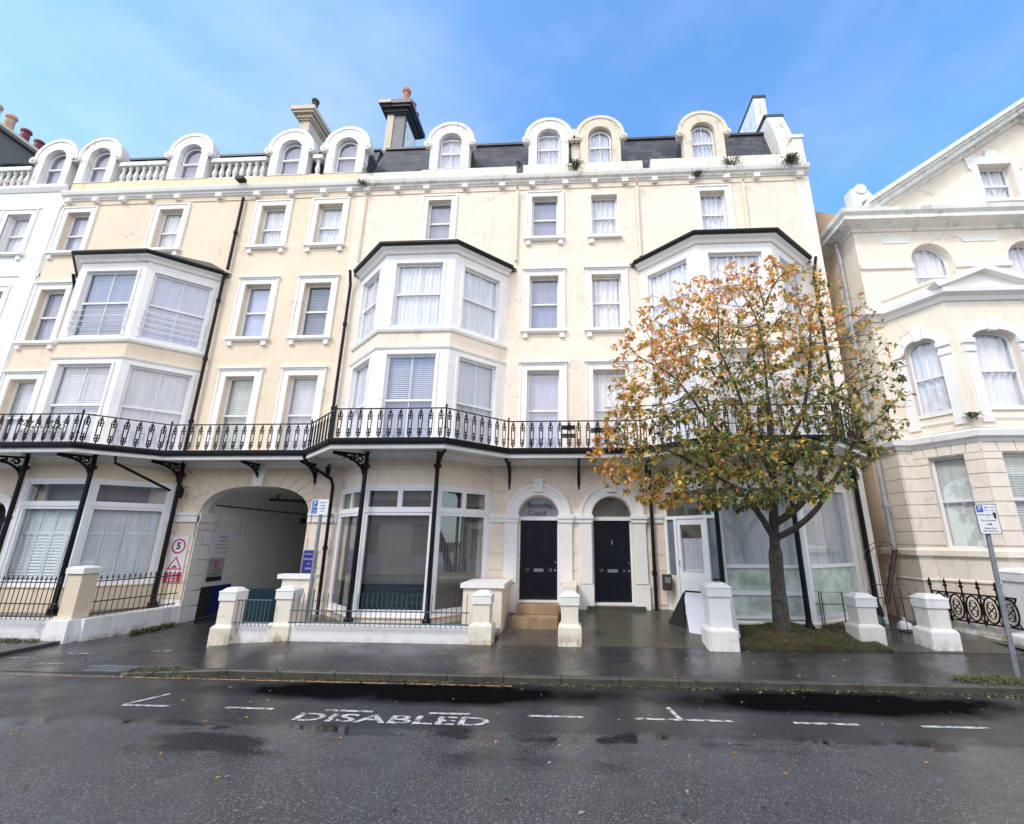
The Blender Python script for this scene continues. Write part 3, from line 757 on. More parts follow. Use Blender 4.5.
# bay window, two storeys over the balcony
def bay(house,A,B,C,D,z1,lower_top,sillz,eave,wallmat,curt,ret,guards=False,first_top=None,vb=1,w_front=1.35,w_side=1.2,ubays=True):
    faces=[(A,B,w_side),(B,C,w_front),(C,D,w_side)]
    bo=MB()
    for P,Q,w in faces:
        F=Fr(P,Q); uc=F.len/2
        h1=arch(uc,w,z1+.05,lower_top-.18,0); h2=arch(uc,w,sillz+.1,eave-.42,0)
        bo.prism(F,[(0,z1),(F.len,z1),(F.len,lower_top),(0,lower_top)],[h1],-.12,0)
        bo.prism(F,[(0,sillz),(F.len,sillz),(F.len,eave),(0,eave)],[h2],-.12,0)
        # pilaster mouldings beside the openings
        for (a,c_,zz0,zz1) in ((uc-w/2-.07,uc-w/2,z1+.05,lower_top-.18),(uc+w/2,uc+w/2+.07,z1+.05,lower_top-.18),(uc-w/2-.07,uc-w/2,sillz+.1,eave-.42),(uc+w/2,uc+w/2+.07,sillz+.1,eave-.42)):
            bo.box(F,a,c_,zz0,zz1,0,.03)
        bo.box(F,uc-w/2-.07,uc+w/2+.07,lower_top-.18,lower_top-.12,0,.034); bo.box(F,uc-w/2-.07,uc+w/2+.07,eave-.42,eave-.36,0,.034)
    par=bo.build('bay_window','trim',house)
    b=MB(); b.sweep([A,B,C,D],[(-.1,lower_top),(-.015,lower_top),(-.015,sillz-.05),(-.1,sillz-.05)]); b.build('apron','%s'%wallmat,par)
    b=MB(); b.sweep([A,B,C,D],[(-.1,lower_top-.02),(.03,lower_top-.02),(.05,lower_top+.03),(-.1,lower_top+.03)]); b.build('moulding','trim',par); b=MB(); b.sweep([A,B,C,D],[(-.1,sillz-.09),(.035,sillz-.09),(.06,sillz-.03),(.06,sillz+.01),(-.1,sillz+.02)]); b.build('moulding','trim',par); b=MB()
    b.sweep([A,B,C,D],[(-.1,eave-.12),(.06,eave-.12),(.1,eave-.04),(.2,eave+.0),(.2,eave+.06),(-.1,eave+.06)]); b.build('moulding','trim',par)
    b=MB(); b.sweep([A,B,C,D],[(.17,eave+.04),(.27,eave+.04),(.29,eave+.08),(.29,eave+.14),(.17,eave+.14)]); b.build('bay_gutter','gutter',par)
    # roof
    n=Vector(B)-Vector(A)
    def off(P,dx,dy): return (P[0]+dx,P[1]+dy)
    o=.25
    ra=[(A[0]-o*1.2,0.,eave+.14),(B[0]-o*.45,B[1]-o,eave+.14),(C[0]+o*.45,C[1]-o,eave+.14),(D[0]+o*1.2,0.,eave+.14)]
    rt=[(A[0]+.55,0.,eave+.62),(D[0]-.55,0.,eave+.62)]
    b=MB(); b.add(ra+rt,[(0,1,4),(1,2,5,4),(2,3,5)]); b.add([ (p[0],p[1],eave+.05) for p in ra],[(3,2,1,0)]); b.build('bay_roof','lead',par)
    for k,(P,Q,w) in enumerate(faces):
        F=Fr(P,Q); uc=F.len/2
        sash_window(par,F,uc,w,z1+.05,lower_top-.18,0,.07,5.72,vb,curt[0][k],'glass',inbay=True)
        sash_window(par,F,uc,w,sillz+.1,eave-.42,0,.07,8.86,vb,curt[1][k],curt[2][k] if len(curt)>2 else 'glass',inbay=True)
        if guards and k>0:
            q=MB()
            for i,zz in enumerate((8.05,8.23,8.41,8.59)): q.tube([F.p(uc-w/2-.08,zz,.06),F.p(uc+w/2+.08,zz,.06)],.011,5)
            for s_ in (-1,1): q.tube([F.p(uc+s_*(w/2+.03),7.98,.06),F.p(uc+s_*(w/2+.03),8.62,.06)],.012,5)
            q.build('guard_rail','sash',par)
    return par
LB=[(-16.05,0.),(-14.85,-1.2),(-12.72,-1.2),(-11.38,0.)]
bay(H1,*LB,4.4,7.1,7.68,10.32,'buff',[[('slat','blind'),('slat','blind'),('slat','blind')],[('slat','blind_sky_lilac'),('slat','blind_sky_lilac'),('plain','blind_sky_lilac')],['glass_lilac','glass_lilac','glass_lilac']],None,True,w_front=1.62,w_side=1.42)
# ground-floor bay of house 1
def gf_bay(house,A,B,C,D,z0,zt,ztop,mat,panes,transom,curt,gl,fr=.1,split=True,lowsolid=None):
    bo=MB(); b2=MB()
    for k,(P,Q) in enumerate(((A,B),(B,C),(C,D))):
        F=Fr(P,Q); mg=.09
        bo.prism(F,[(0,z0),(F.len,z0),(F.len,zt),(0,zt)],[arch(F.len/2,F.len-2*mg,z0+.1,zt-.08,0)],-.1,0)
    par=bo.build('shopfront_bay','upvc',house)
    path=[A,B,C,D]
    b2.sweep(path,[(-.1,zt),(-.0,zt),(.0,zt+.38),(.03,zt+.40),(.03,zt+.47),(0.,zt+.48),(0.,ztop),(-.1,ztop)]); b2.build('fascia_wall',mat,par)
    b3=MB(); b3.sweep(path,[(-.1,z0-.6),(.02,z0-.6),(.02,z0-.02),(.05,z0-.0),(.05,z0+.03),(-.1,z0+.04)]); b3.build('plinth',mat,par)
    for k,(P,Q) in enumerate(((A,B),(B,C),(C,D))):
        if curt[k] is None: continue
        F=Fr(P,Q); mg=.09; w=F.len-2*mg; uc=F.len/2
        s=MB()
        s.prism(F,arch(uc,w,z0+.1,transom-.03,0),[arch(uc,w-2*.07,z0+.17,transom-.1,0)],-.09,-.02)
        s.box(F,uc-w/2,uc+w/2,transom-.03,transom+.04,-.09,-.0)
        nsp=2 if split else 1
        for i in range(nsp):
            cw=w/nsp; cx=uc-w/2+cw*(i+.5)
            s.prism(F,arch(cx,cw,transom+.04,zt-.08,0),[arch(cx,cw-.12,transom+.1,zt-.14,0)],-.09,-.015)
        s.build('sash','upvc',par)
        gg=MB(); gg.prism(F,arch(uc,w-.08,z0+.14,zt-.12,0),[],-.06,-.06); gg.build('pane',gl,par)
        st,cm,top=curt[k]
        pleats(F,uc,w,z0+.05,top,-.2,st).build('blind' if st!='shutter' else 'shutter',cm,par)
    return par
GL=[(-15.7,0.),(-14.5,-1.2),(-12.6,-1.2),(-11.4,0.)]
gf_bay(H1,*GL,.98,3.68,4.3,'buff',None,3.0,[('shutter','shutter',2.98)]*3,'glass',split=False)
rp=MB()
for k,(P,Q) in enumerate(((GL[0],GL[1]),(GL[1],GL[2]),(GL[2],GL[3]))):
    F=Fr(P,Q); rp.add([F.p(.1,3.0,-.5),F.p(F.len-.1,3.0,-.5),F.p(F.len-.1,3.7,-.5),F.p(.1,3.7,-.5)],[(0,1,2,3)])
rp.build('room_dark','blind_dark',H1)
for (x,y) in ((-14.38,-1.4),(-12.5,-1.4)): column(H1,x,y,.42,4.3)
column(H1,-11.15,-.16,.42,4.28)
for x,y,a,L,h in ((-14.38,-1.4,R(-155),1.0,.55),(-12.5,-1.4,R(-120),.7,.5),(-11.15,-.2,R(-110),.75,.5),(-8.95,-.0,R(-90),.8,.5),(-7.3,-.0,R(-90),.8,.5)): bracket(H1,x,y,a,L,h,4.2)
# string course, voussoirs, rusticated courses
b=MB()
for (x0,x1) in ((XL0+.2,-17.2),(-11.36,-10.52),(-7.34,XL1)): b=MB(); b.sweep([(x0,0),(x1,0)],[(0,2.62),(.05,2.62),(.05,2.78),(.08,2.8),(.08,2.86),(0,2.88)]); b.build('string_course','trim',H1)
b=MB(); n=15
def arp(t,k): c_,s_=math.cos(t),math.sin(t); return (AR[0]-(1.58+k)*math.copysign(abs(c_)**(2/2.5),c_),2.75+(.86+k*.75)*abs(s_)**(2/2.5))
for i in range(n):
    t0=PI*(i+.06)/n; t1=PI*(i+.94)/n
    if i==7: continue
    L=[arp(t0,0.0),arp((t0+t1)/2,0.0),arp(t1,0.0),arp(t1,.52),arp((t0+t1)/2,.52),arp(t0,.52)][::-1]
    b=MB(); b.prism(W,L,[],0,.02); b.build('voussoir','buff',H1)
b=MB(); b.prism(W,[(AR[0]-.13,3.6),(AR[0]+.13,3.6),(AR[0]+.2,4.3),(AR[0]-.2,4.3)],[],0,.09); b.build('keystone','trim',H1)
seg={}; z=.62
while z<4.2:
    z1=min(z+.4,4.2)
    for (x0,x1) in ((-11.36,-10.52),(-7.34,XL1-.01)):
        if z1<2.6 or z>2.9:
            if z>2.9: 
                if x0==-11.36: x1=-11.0
                else: continue
            seg.setdefault((x0,z>2.9),MB()).box(W,x0,x1,z+.012,z1-.012,0,.02)
    z=z1
for q in seg.values(): q.build('rustication','buff',H1)
for x0,x1 in ((-11.36,-10.5),(-7.36,-7.0)): b=MB(); b.box(W,x0,x1,0,.6,-.05,.04); b.build('plinth','trim',H1)
# jamb quoins inside the arch + passage
b=MB(); z=.0
F=Fr((-10.51,0),(-10.51,.9))   # outward = +x
F.n=Vector((1,0))
while z<2.6:
    b.box(F,.0,.55,z+.012,z+.4-.012,-.03,.03); z+=.4
b.box(F,-.0,.55,2.62,2.86,-.03,.07)
b.build('jamb','passage',H1)
b=MB(); y1=9.
prof=[(-10.6,0.)]+[(AR[0]-1.66*math.copysign(abs(math.cos(PI*i/14))**(2/2.5),math.cos(PI*i/14)),2.9+.86*abs(math.sin(PI*i/14))**(2/2.5)) for i in range(15)]+[(-7.26,0.)]
vs=[(x,.27,z) for x,z in prof]+[(x,y1,z) for x,z in prof]; k=len(prof)
b.add(vs,[(i,i+k,i+1+k,i+1) for i in range(k-1)]+[tuple(range(k,2*k))[::-1]]); b.build('passage_wall','passage',H1)
b=MB()
pf=[(-10.50,0.)]+[(AR[0]-1.572*math.copysign(abs(math.cos(PI*i/22))**(2/2.5),math.cos(PI*i/22)),2.75+.852*abs(math.sin(PI*i/22))**(2/2.5)) for i in range(23)]+[(-7.358,0.)]
k=len(pf); b.add([(x,.004,z) for x,z in pf]+[(x,.285,z) for x,z in pf],[(i,i+k,i+1+k,i+1) for i in range(k-1)]); b.build('arch_soffit','passage',H1)
b=MB(); b.tube([(-10.54,.6,3.12),(-10.54,3,3.1),(-10.54,8.5,3.1)],.02,5); b.tube([(-10.3,2.6,3.45),(-9.2,2.6,3.4),(-7.6,2.6,3.05)],.05,6); b.tube([(-10.0,2.55,3.75),(-10.0,2.55,3.4)],.03,5); b.build('conduit','rust_iron',H1)
lt=MB(); lt.box(W,-10.58,-10.45,2.75,2.95,-5.2,-5.0); lt.build('passage_lamp','rust_iron',H1)
# side entrance of house 1 (left of bay)
b=MB(); b.prism(W,arch(-16.65,1.3,2.72,2.75,.62,n=18)[2:]+[(-17.3,2.72),(-16.0,2.72)],[ ],0,.001)
b=MB(); n=18
ro_=[(-16.65+.68*math.cos(PI*i/n),2.75+.66*math.sin(PI*i/n)) for i in range(n+1)]; ri_=[(-16.65+.425*math.cos(PI*i/n),2.75+.42*math.sin(PI*i/n)) for i in range(n+1)][::-1]
b.prism(W,ro_+ri_,[],0,.07); b.box(W,-17.3,-17.08,.45,2.6,0,.06); b.box(W,-16.22,-16.0,.45,2.6,0,.06); b.build('door_surround','trim',H1)
b=MB(); b.box(W,-17.1,-16.2,.45,3.2,-.3,-.24); b.build('door','door',H1)
# downpipes of house 1
downpipe(H1,[(-11.2,-.1,13.4),(-11.2,-.1,10.6)]); downpipe(H1,[(-11.25,-.12,10.45),(-11.25,-.12,4.5)])
b=MB(); b.box(W,-11.38,-11.12,13.9,14.02,.2,.42); b.build('rainwater_head','gutter',H1)
downpipe(H1,[(-16.25,-.3,10.45),(-16.25,-.1,9.9),(-16.25,-.08,9.3)])
downpipe(H1,[(-11.85,-1.5,4.3),(-11.85,-1.45,4.05),(-11.2,-.35,3.45)],.035)
# balcony of house 1
ZF=4.45
LP=[(-17.85,-.95),(-16.45,-.95),(-15.1,-2.15),(-12.32,-2.15),(-11.08,-.92),(-7.1,-.92)]
bal,ro1=balcony(H1,LP,ZF-.02)
proto=baluster_mesh().build('baluster','black',ro1,loc=(0,0,0)); 
n1=fill_railing(ro1,LP,ZF-.02,proto)
# ------------------------------------------------------------------ HOUSE 2 : pale cream double house
XC0,XC1=-7.25,7.6
H2=thing('terraced_house',(0,0,0),'pale cream terraced house with two black front doors and a weedy cornice','house','stuccoed houses of the terrace')
ops=[];wins=[]
for xc,w in ((-4.38,.78),(-.88,.84),(1.05,.84),(4.52,.80)):
    z0=11.5; ops.append(arch(xc,w,z0,13.08,0)); wins.append((xc,w,z0,13.08,12.27,'3'))
for xc in (-.88,1.04):
    ops.append(arch(xc,.90,8.28,10.12,0)); wins.append((xc,.90,8.28,10.12,9.2,'2'))
    ops.append(arch(xc,.94,4.5,6.98,0)); wins.append((xc,.94,4.5,6.98,5.78,'1'))
DO=((-.97,1.1,.66),(.98,1.06,.62))
for xc,w,z0 in DO: ops.append(arch(xc,w,z0-.02,2.78,.54))
b=MB(); b.prism(W,[(XC0,0),(XC1-.0,0),(XC1,14.0),(XC0,14.0)],ops,-.28,0); b.build('wall','cream',H2)
b=MB(); b.box(W,XC1-.42,XC1,0.,13.36,0,.025); b.build('quoin_strip','quoin',H2)
b=MB(); b.add([(XC1,0,0),(XC1,9.5,0),(XC1,9.5,14.),(XC1,0,14.)],[(0,1,2,3)]); b.build('flank_wall','quoin',H2)
sel={('3',-4.38):('plain','room',0),('3',-.88):('plain','room',0),('3',1.05):('drape','net',0),('3',4.52):('drape','net',0),('2',-.88):('plain','room',0),('2',1.04):('drape','net',0),('1',-.88):('plain','blind_sky_lilac',0),('1',1.04):('drape','net',0)}
for xc,w,z0,z1,mt,fl in wins:
    st,cm,vb=sel[(fl,xc)]
    wn=sash_window(H2,W,xc,w,z0,z1,0,.16,mt,vb,(st,cm),'glass_lilac' if cm in ('blind_sky_lilac','room') else 'glass')
    if fl=='3' and xc==1.05:
        s=MB(); s.box(W,xc-w/2-.14,xc+w/2+.1,z0-.09,z0,-.2,.13); s.box(W,xc-w/2-.1,xc-w/2+.06,z0-.27,z0-.09,0,.08); s.build('sill','trim',wn)
        s=MB(); s.prism(W,[(xc-w/2-.06,z0),(xc-w/2,z0),(xc-w/2,z1),(xc+w/2,z1),(xc+w/2,z0),(xc+w/2+.06,z0),(xc+w/2+.06,z1+.06),(xc-w/2-.06,z1+.06)],[],0,.02); s.build('surround','quoin',wn)
    else: surround(wn,W,xc,w,z0,z1,{'3':.2,'2':.205,'1':.22}[fl],fl!='3',fl!='1')
cornice(H2,XC0,XC1+.0,'dormer',[-6.9,-5.85,-4.85,-3.55,-2.3,-1.3,-.2,.75,1.75,2.7,3.9,5.0,5.95,7.3],'cream')
# blocking course with gutter notches
b=MB()
for x0,x1,zt in ((XC0,-5.1,14.25),(-5.1,-1.85,14.29),(-1.62,2.35,14.33),(2.62,XC1-.003,14.37)): b.box(W,x0,x1,13.87,zt,-.25,.07)
b.build('blocking_course','parapet',H2)
dormer(H2,-4.18,'dormer',vb=1,archwin=False); dormer(H2,-.77,'dormer',vb=1,archwin=False)
dormer(H2,.98,'dormer_old',vb=1); dormer(H2,4.42,'dormer_old',vb=1)
mansard(H2,XC0+.2,XC1-.6)
b=MB(); b.prism(W,[(.02,14.35),(.28,14.35),(.3,15.9),(.0,15.9)],[],-.3,-.05); b.build('dormer_pier','dormer_old',H2)
# end parapet stepping up the mansard
F=Fr((XC1-.6,0),(XC1-.6,2)); F.n=Vector((1,0))
b=MB(); b.prism(F,[(-.0,13.9),(9,13.9),(9,16.9),(1.0,16.9),(.75,16.8),(.45,15.9),(.3,15.2),(.2,14.6),(0,14.4)],[],.0,.55,back=True); b.build('end_parapet','quoin',H2)
b=MB(); b.box(W,XC1-.33,XC1-.01,13.9,15.0,-.25,.06); b.box(W,XC1-.37,XC1+.03,15.0,15.12,-.3,.1); b.prism(FrX(.2),[(XC1-.55,14.4),(XC1-.33,14.4),(XC1-.33,15.0),(XC1-.42,14.85),(XC1-.5,14.7)],[],0,.15); b.build('parapet_pier','quoin',H2); b=MB(); b.tube([W.p(XC1-.35,16.2,-.6),W.p(XC1-.35,16.2,-.48)],.17,12); b.tube([W.p(XC1-.2,15.5,-.45),W.p(XC1-.2,15.5,-.3)],.13,12); b.build('scroll','old_trim',H2)
b=MB(); b.box(W,XC1-.66,XC1+.03,16.9,17.0,-9.1,-.8); b.build('parapet_coping','lead',H2)
c=chimney(H2,-7.3,-6.6,1.48,2.6,15.5,19.08,'slate_face','lead')
b=MB(); b.box(W,-7.33,-7.06,15.5,18.6,-2.55,-1.45); b.box(W,-7.62,-7.1,18.85,19.0,-2.8,-1.15); b.build('cream_face','chim_cream',c)
b=MB(); b.box(W,-6.7,-6.57,15.8,18.35,-2.5,-1.62); b.build('white_patch','old_trim',c)
pot(c,-6.72,1.6,19.06,.95,.16,'pot'); pot(c,-6.5,1.85,19.06,.5,.12,'pot'); pot(c,-6.55,2.3,19.06,.5,.13,'pot')
ch=MB(); ch.add([(6.6,3.0,16),(7.5,3.0,16),(7.5,3.0,19.9),(6.95,3.0,19.9),(6.6,5.5,16),(7.5,5.5,16),(7.5,5.5,19.9),(6.6,5.5,19.9)],[(0,1,2,3),(1,5,6,2),(4,0,3,7)])
ch=MB(); ch.box(W,7.15,7.6,16.0,18.95,-3.6,-1.8); c=ch.build('chimney','old_trim',H2); q=MB(); q.box(W,7.12,7.63,18.95,19.05,-3.65,-1.76); q.build('chimney_cap','lead',c)
CB=[(-6.72,0.),(-5.37,-1.28),(-3.35,-1.28),(-2.02,0.)]
bay(H2,*CB,4.4,7.2,7.77,10.25,'cream',[[('drape','drape'),('slat','blind_sky_lilac'),('slat','blind')],[('drape','drape'),('net','net'),('net','net')]],None,w_front=1.36,w_side=1.22)
RB=[(2.05,0.),(3.45,-1.3),(5.5,-1.3),(6.98,0.)]
bay(H2,*RB,4.4,7.2,7.77,10.3,'cream',[[('drape','net')]*3,[('drape','net')]*3],None,w_front=1.45,w_side=1.3)
gf_bay(H2,(-6.5,0.),(-5.28,-1.25),(-3.4,-1.25),(-2.3,0.),.42,3.5,4.3,'cream',None,2.86,[('vert','blind_dark',3.5)]*3,'glass_dark')
for p in ((-6.3,-.15),(-5.2,-1.1)): pass
b=MB(); F=Fr((-5.28,-1.25),(-3.4,-1.25)); b.box(F,.12,F.len-.12,.5,1.15,-.17,-.15); F=Fr((-6.5,0.),(-5.28,-1.25)); b.box(F,.12,F.len-.12,.5,1.15,-.17,-.15); F=Fr((-3.4,-1.25),(-2.3,0)); b.box(F,.12,F.len-.12,.5,1.05,-.17,-.15); b.build('teal_reflection_panel','teal',H2)  # added teal panels standing in for reflections low in the bay glass
# right ground-floor bay: door on canted face, frosted panes
RG=[(2.35,0.),(3.38,-1.28),(5.3,-1.28),(7.1,0.)]
par=gf_bay(H2,*RG,.42,3.5,4.3,'cream',None,2.86,[None,None,None],'glass')
F=Fr(RG[1],RG[2]); F3=Fr(RG[2],RG[3])
for FF,nm in ((F,'a'),(F3,'b')):
    L=FF.len; s=MB()
    s.box(FF,.09,L-.09,1.60,1.68,-.08,.01); s.box(FF,.09,L-.09,.5,.58,-.08,.0)
    if nm=='a': s.box(FF,.09,L-.09,1.02,1.1,-.08,.0)
    s.build('transom','upvc',par)
    q=MB(); q.box(FF,.09,L-.09,1.62,3.45,-.06,-.055); q.build('pane','glass',par); pleats(FF,L/2,L-.16,1.6,3.45,-.09,'slat').build('blind','blind_aqua',par)
    q=MB()
    for i in range(1,4): q.box(FF,.09+(L-.18)*i/4-.006,.09+(L-.18)*i/4+.006,1.68,3.4,-.084,-.078)
    q.build('blind_cord','frost',par)
    q=MB(); q.box(FF,.09,L-.09,.5,1.62,-.06,-.03); q.build('pane','frost',par)
FD=Fr(RG[0],RG[1]); L=FD.len
s=MB(); s.box(FD,.09,L-.09,2.72,2.80,-.08,.01); s.box(FD,.32,.40,.5,2.72,-.08,.012); s.box(FD,L-.4,L-.32,.5,2.72,-.08,.012); s.build('transom','upvc',par)
q=MB(); q.box(FD,.09,L-.09,2.8,3.42,-.06,-.04); q.build('pane','glass_dark',par)
for a_,b_ in ((.09,.32),(L-.32,L-.09)):
    q=MB(); q.box(FD,a_,b_,1.35,2.72,-.06,-.04); q.build('pane','side_pane',par)
q=MB(); q.box(FD,.09,.32,.4,1.35,-.06,-.0); q.build('panel','cream',par)
dd=MB(); a0,a1=.41,L-.41
dd.prism(FD,[(a0,.55),(a1,.55),(a1,2.70),(a0,2.70)],[[(a0+.09,1.45),(a1-.09,1.45),(a1-.09,2.58),(a0+.09,2.58)]],-.07,.0)
dd.box(FD,a0+.1,a1-.1,.66,1.35,0,.012)
do=dd.build('glazed_door','upvc',H2)
q=MB(); q.box(FD,a0+.09,a1-.09,1.45,2.58,-.05,-.04); q.build('pane','glass',do)
pleats(FD,L/2,a1-a0-.15,1.42,2.25,-.12,'net').build('curtain','drape',do)
q=MB(); q.box(FD,a0+.02,a0+.05,1.6,1.72,0,.04); q.build('handle','chrome',do)
for x,y,z1 in ((-5.2,-1.45,4.3),(-3.38,-1.45,4.3),(3.3,-1.45,4.3),(5.06,-1.45,4.3)): column(H2,x,y,.3,z1)
for x,y,a,L_ in ((-5.2,-1.45,R(-140),.8),(-3.38,-1.45,R(-62),.75),(3.3,-1.45,R(-125),.8),(5.06,-1.45,R(-62),.85),(-1.78,0,R(-90),.85),(.12,0,R(-90),.85),(1.95,0,R(-90),.85)): bracket(H2,x,y,a,L_,.58,4.22)
CP=[(-7.1,-.92),(-5.72,-2.27),(-3.02,-2.27),(-1.72,-.92),(1.72,-.92),(3.1,-2.27),(5.85,-2.27),(7.25,-.92),(7.25,-.05)]
bal,ro2=balcony(H2,CP,ZF)
n2=fill_railing(ro2,CP,ZF,proto)
print('balusters',n1,n2)
bpy.data.objects.remove(proto)
# soffit moulding where balcony meets the walls
b=MB(); b.sweep([(XC0,0),(-6.5,0.),(-5.28,-1.25),(-3.4,-1.25),(-2.3,0.),(2.35,0.),(3.38,-1.28),(5.3,-1.28),(7.1,0.),(7.5,0.)],[(0,4.16),(.04,4.16),(.1,4.26),(.16,4.29),(.16,4.35),(0,4.35)]); b.build('soffit_moulding','trim',H2)
b=MB(); b.sweep([(XL0,0),(-15.7,0.),(-14.5,-1.2),(-12.6,-1.2),(-11.4,0.),(XL1,0)],[(0,4.12),(.04,4.12),(.1,4.22),(.2,4.25),(.2,4.33),(0,4.33)]); b.build('soffit_moulding','trim',H1)
# door cases
for k,(xc,w,z0) in enumerate(DO):
    Lo=[(xc-w/2,z0),(xc+w/2,z0)]
    s=MB(); n=20
    so=[(xc+.86*math.cos(PI*i/n),2.84+.82*math.sin(PI*i/n)) for i in range(n+1)]; si=[(xc+(w/2)*math.cos(PI*i/n),2.84+(w/2-.03)*math.sin(PI*i/n)) for i in range(n+1)][::-1]
    s.prism(W,so+si,[],0,.08)
    so2=[(xc+.86*math.cos(PI*i/n),2.84+.82*math.sin(PI*i/n)) for i in range(n+1)]; si2=[(xc+.78*math.cos(PI*i/n),2.84+.745*math.sin(PI*i/n)) for i in range(n+1)][::-1]
    s.prism(W,so2+si2,[],.08,.11)
    si3=[(xc+(w/2+.07)*math.cos(PI*i/n),2.84+(w/2+.04)*math.sin(PI*i/n)) for i in range(n+1)]
    s.prism(W,si3+si,[],.08,.10)
    for sd in (-1,1):
        x=xc+sd*(w/2+.18)
        s.box(W,x-.17,x+.17,1.12,2.64,0,.07); s.box(W,x-.2,x+.2,z0-.25,1.1,0,.10); s.box(W,x-.2,x+.2,2.64,2.74,0,.1); s.box(W,x-.22,x+.22,2.74,2.84,0,.13)
    s.box(W,xc-.12,xc+.12,3.44,3.8,.08,.16)
    fr=s.build('door_case','trim',H2)
    s=MB(); s.box(W,xc-w/2,xc-w/2+.05,z0,2.72,-.24,-.14); s.box(W,xc+w/2-.05,xc+w/2,z0,2.72,-.24,-.14); s.box(W,xc-w/2,xc+w/2,2.70,2.80,-.24,-.08)
    s.box(W,xc-w/2,xc+w/2,z0-.03,z0+.03,-.3,-.02); s.build('door_frame','upvc' if k==0 else 'trim',H2)
    d=MB(); a0,a1=xc-w/2+.05,xc+w/2-.05; d.box(W,a0,a1,z0+.03,2.70,-.24,-.20); m=(a0+a1)/2
    def panel(x0,x1,za,zb):
        d.prism(W,[(x0,za),(x1,za),(x1,zb),(x0,zb)],[[(x0+.03,za+.03),(x1-.03,za+.03),(x1-.03,zb-.03),(x0+.03,zb-.03)]],-.20,-.168)
        d.prism(W,[(x0+.07,za+.07),(x1-.07,za+.07),(x1-.07,zb-.07),(x0+.07,zb-.07)],[],-.2,-.178)
    for x0,x1 in ((a0+.1,m-.05),(m+.05,a1-.1)):
        panel(x0,x1,1.62,2.58); panel(x0,x1,z0+.16,1.3)
    do=d.build('door','door',H2,bevel=.004)
    q=MB(); q.box(W,m-.13,m+.13,1.38,1.46,-.2,-.185); q.build('letter_plate','chrome',do)
    q=MB(); q.lathe((0,0,0),[(.02,0),(.03,.01),(.03,.03),(.01,.045)],10)
    kn=MB(); kn.tube([W.p(a1-.06,1.42,-.2),W.p(a1-.06,1.42,-.15)],.028,10); kn.tube([W.p(a1-.05,1.62,-.2),W.p(a1-.05,1.62,-.17)],.02,8)
    kn.build('door_knob','chrome',do)
    if k==1: q=MB(); q.box(W,m-.015,m+.015,2.08,2.18,-.2,-.175); q.build('knocker','chrome',do)
    for tx,sx in (('17' if k==0 else '19',-.3),('18' if k==0 else 'A',.3)):
        text_mesh(tx,.11,'chrome','door_number',do,(m+sx,1.42),W,-.197)
    fp=MB(); fp.prism(W,arch(xc,w-.02,2.8,2.84,w/2-.04),[],-.17,-.17); fan=fp.build('fanlight','glass_dark' if k else 'glass_lilac',H2)
    bk=MB(); bk.prism(W,arch(xc,w,2.78,2.84,w/2),[],-.23,-.23); bk.build('fanlight_backing','blind_dark' if k else 'pipe_grey',fan)
    if k==0:
        text_mesh('Beverley',.20,'sign_black','fanlight_lettering',fan,(xc+.02,3.10),W,-.165,sx=1.); text_mesh('Court',.2,'sign_black','fanlight_lettering',fan,(xc-.05,2.9),W,-.165)
b=MB()
for (x0,x1) in ((-2.28,-1.86),(-.14,.17),(1.86,2.33)): b=MB(); b.sweep([(x0,0),(x1,0)],[(0,2.64),(.04,2.64),(.04,2.74),(.07,2.76),(.07,2.84),(0,2.86)]); b.build('string_course','trim',H2)
b=MB()
for (x0,x1) in ((-7.2,-6.52),): b.sweep([(x0,0),(x1,0)],[(0,2.62),(.05,2.62),(.05,2.78),(.08,2.8),(.08,2.86),(0,2.88)])
b.build('string_course','trim',H2)
seg={}; z=.62
while z<4.15:
    z1=z+.405
    for (x0,x1) in ((-7.2,-6.52),(-2.28,-1.86),(-.13,.16),(1.86,2.33)):
        if z1<2.62: seg.setdefault((x0,0),MB()).box(W,x0,x1,z+.012,z1-.012,0,.018)
    if z>2.86:
        for (x0,x1) in ((-7.2,-6.52),(-2.28,-.97-.9),(-.97+.9,.98-.9),(.98+.9,2.33)):
            if x1-x0>.05 and not (z>3.7 and x0>-3): seg.setdefault((x0,1),MB()).box(W,x0,x1,z+.012,min(z1,4.15)-.012,0,.018)
        if z>3.7: seg.setdefault((9,9),MB()).box(W,-2.28,2.33,z+.012,min(z1,4.15)-.012,.0,.0175)
    z=z1
for q in seg.values(): q.build('rustication','cream',H2)
# downpipes
for x,z0 in ((-1.78,10.65),(2.12,10.7),(5.5,10.85)):
    b=MB(); b.tube([(x,-.3,13.5),(x,-.08,13.3),(x,-.06,z0)],.045,8); b.build('downpipe','pipe_cream',H2)
downpipe(H2,[(-6.92,-.06,13.3),(-6.92,-.06,10.8)],.03,'pipe_cream',False)
downpipe(H2,[(-7.0,-.25,10.35),(-7.0,-.12,9.9),(-7.0,-.12,4.5)],.045)
downpipe(H2,[(7.28,-.22,10.4),(7.2,-.1,9.8),(7.2,-.1,4.5)],.045)
downpipe(H2,[(-7.15,-.95,4.3),(-7.1,-.85,4.12),(-6.72,-.22,3.78),(-6.68,-.16,3.6),(-6.66,-.14,.3)],.045)
downpipe(H2,[(2.02,-.1,4.2),(2.02,-.1,.45)],.045)
b=MB(); b.lathe((7.35,-.1,.45),[(.12,0),(.1,.2),(.065,.3),(.055,3.3),(.1,3.4),(.06,3.75)],10); b.build('column','gutter',H2)
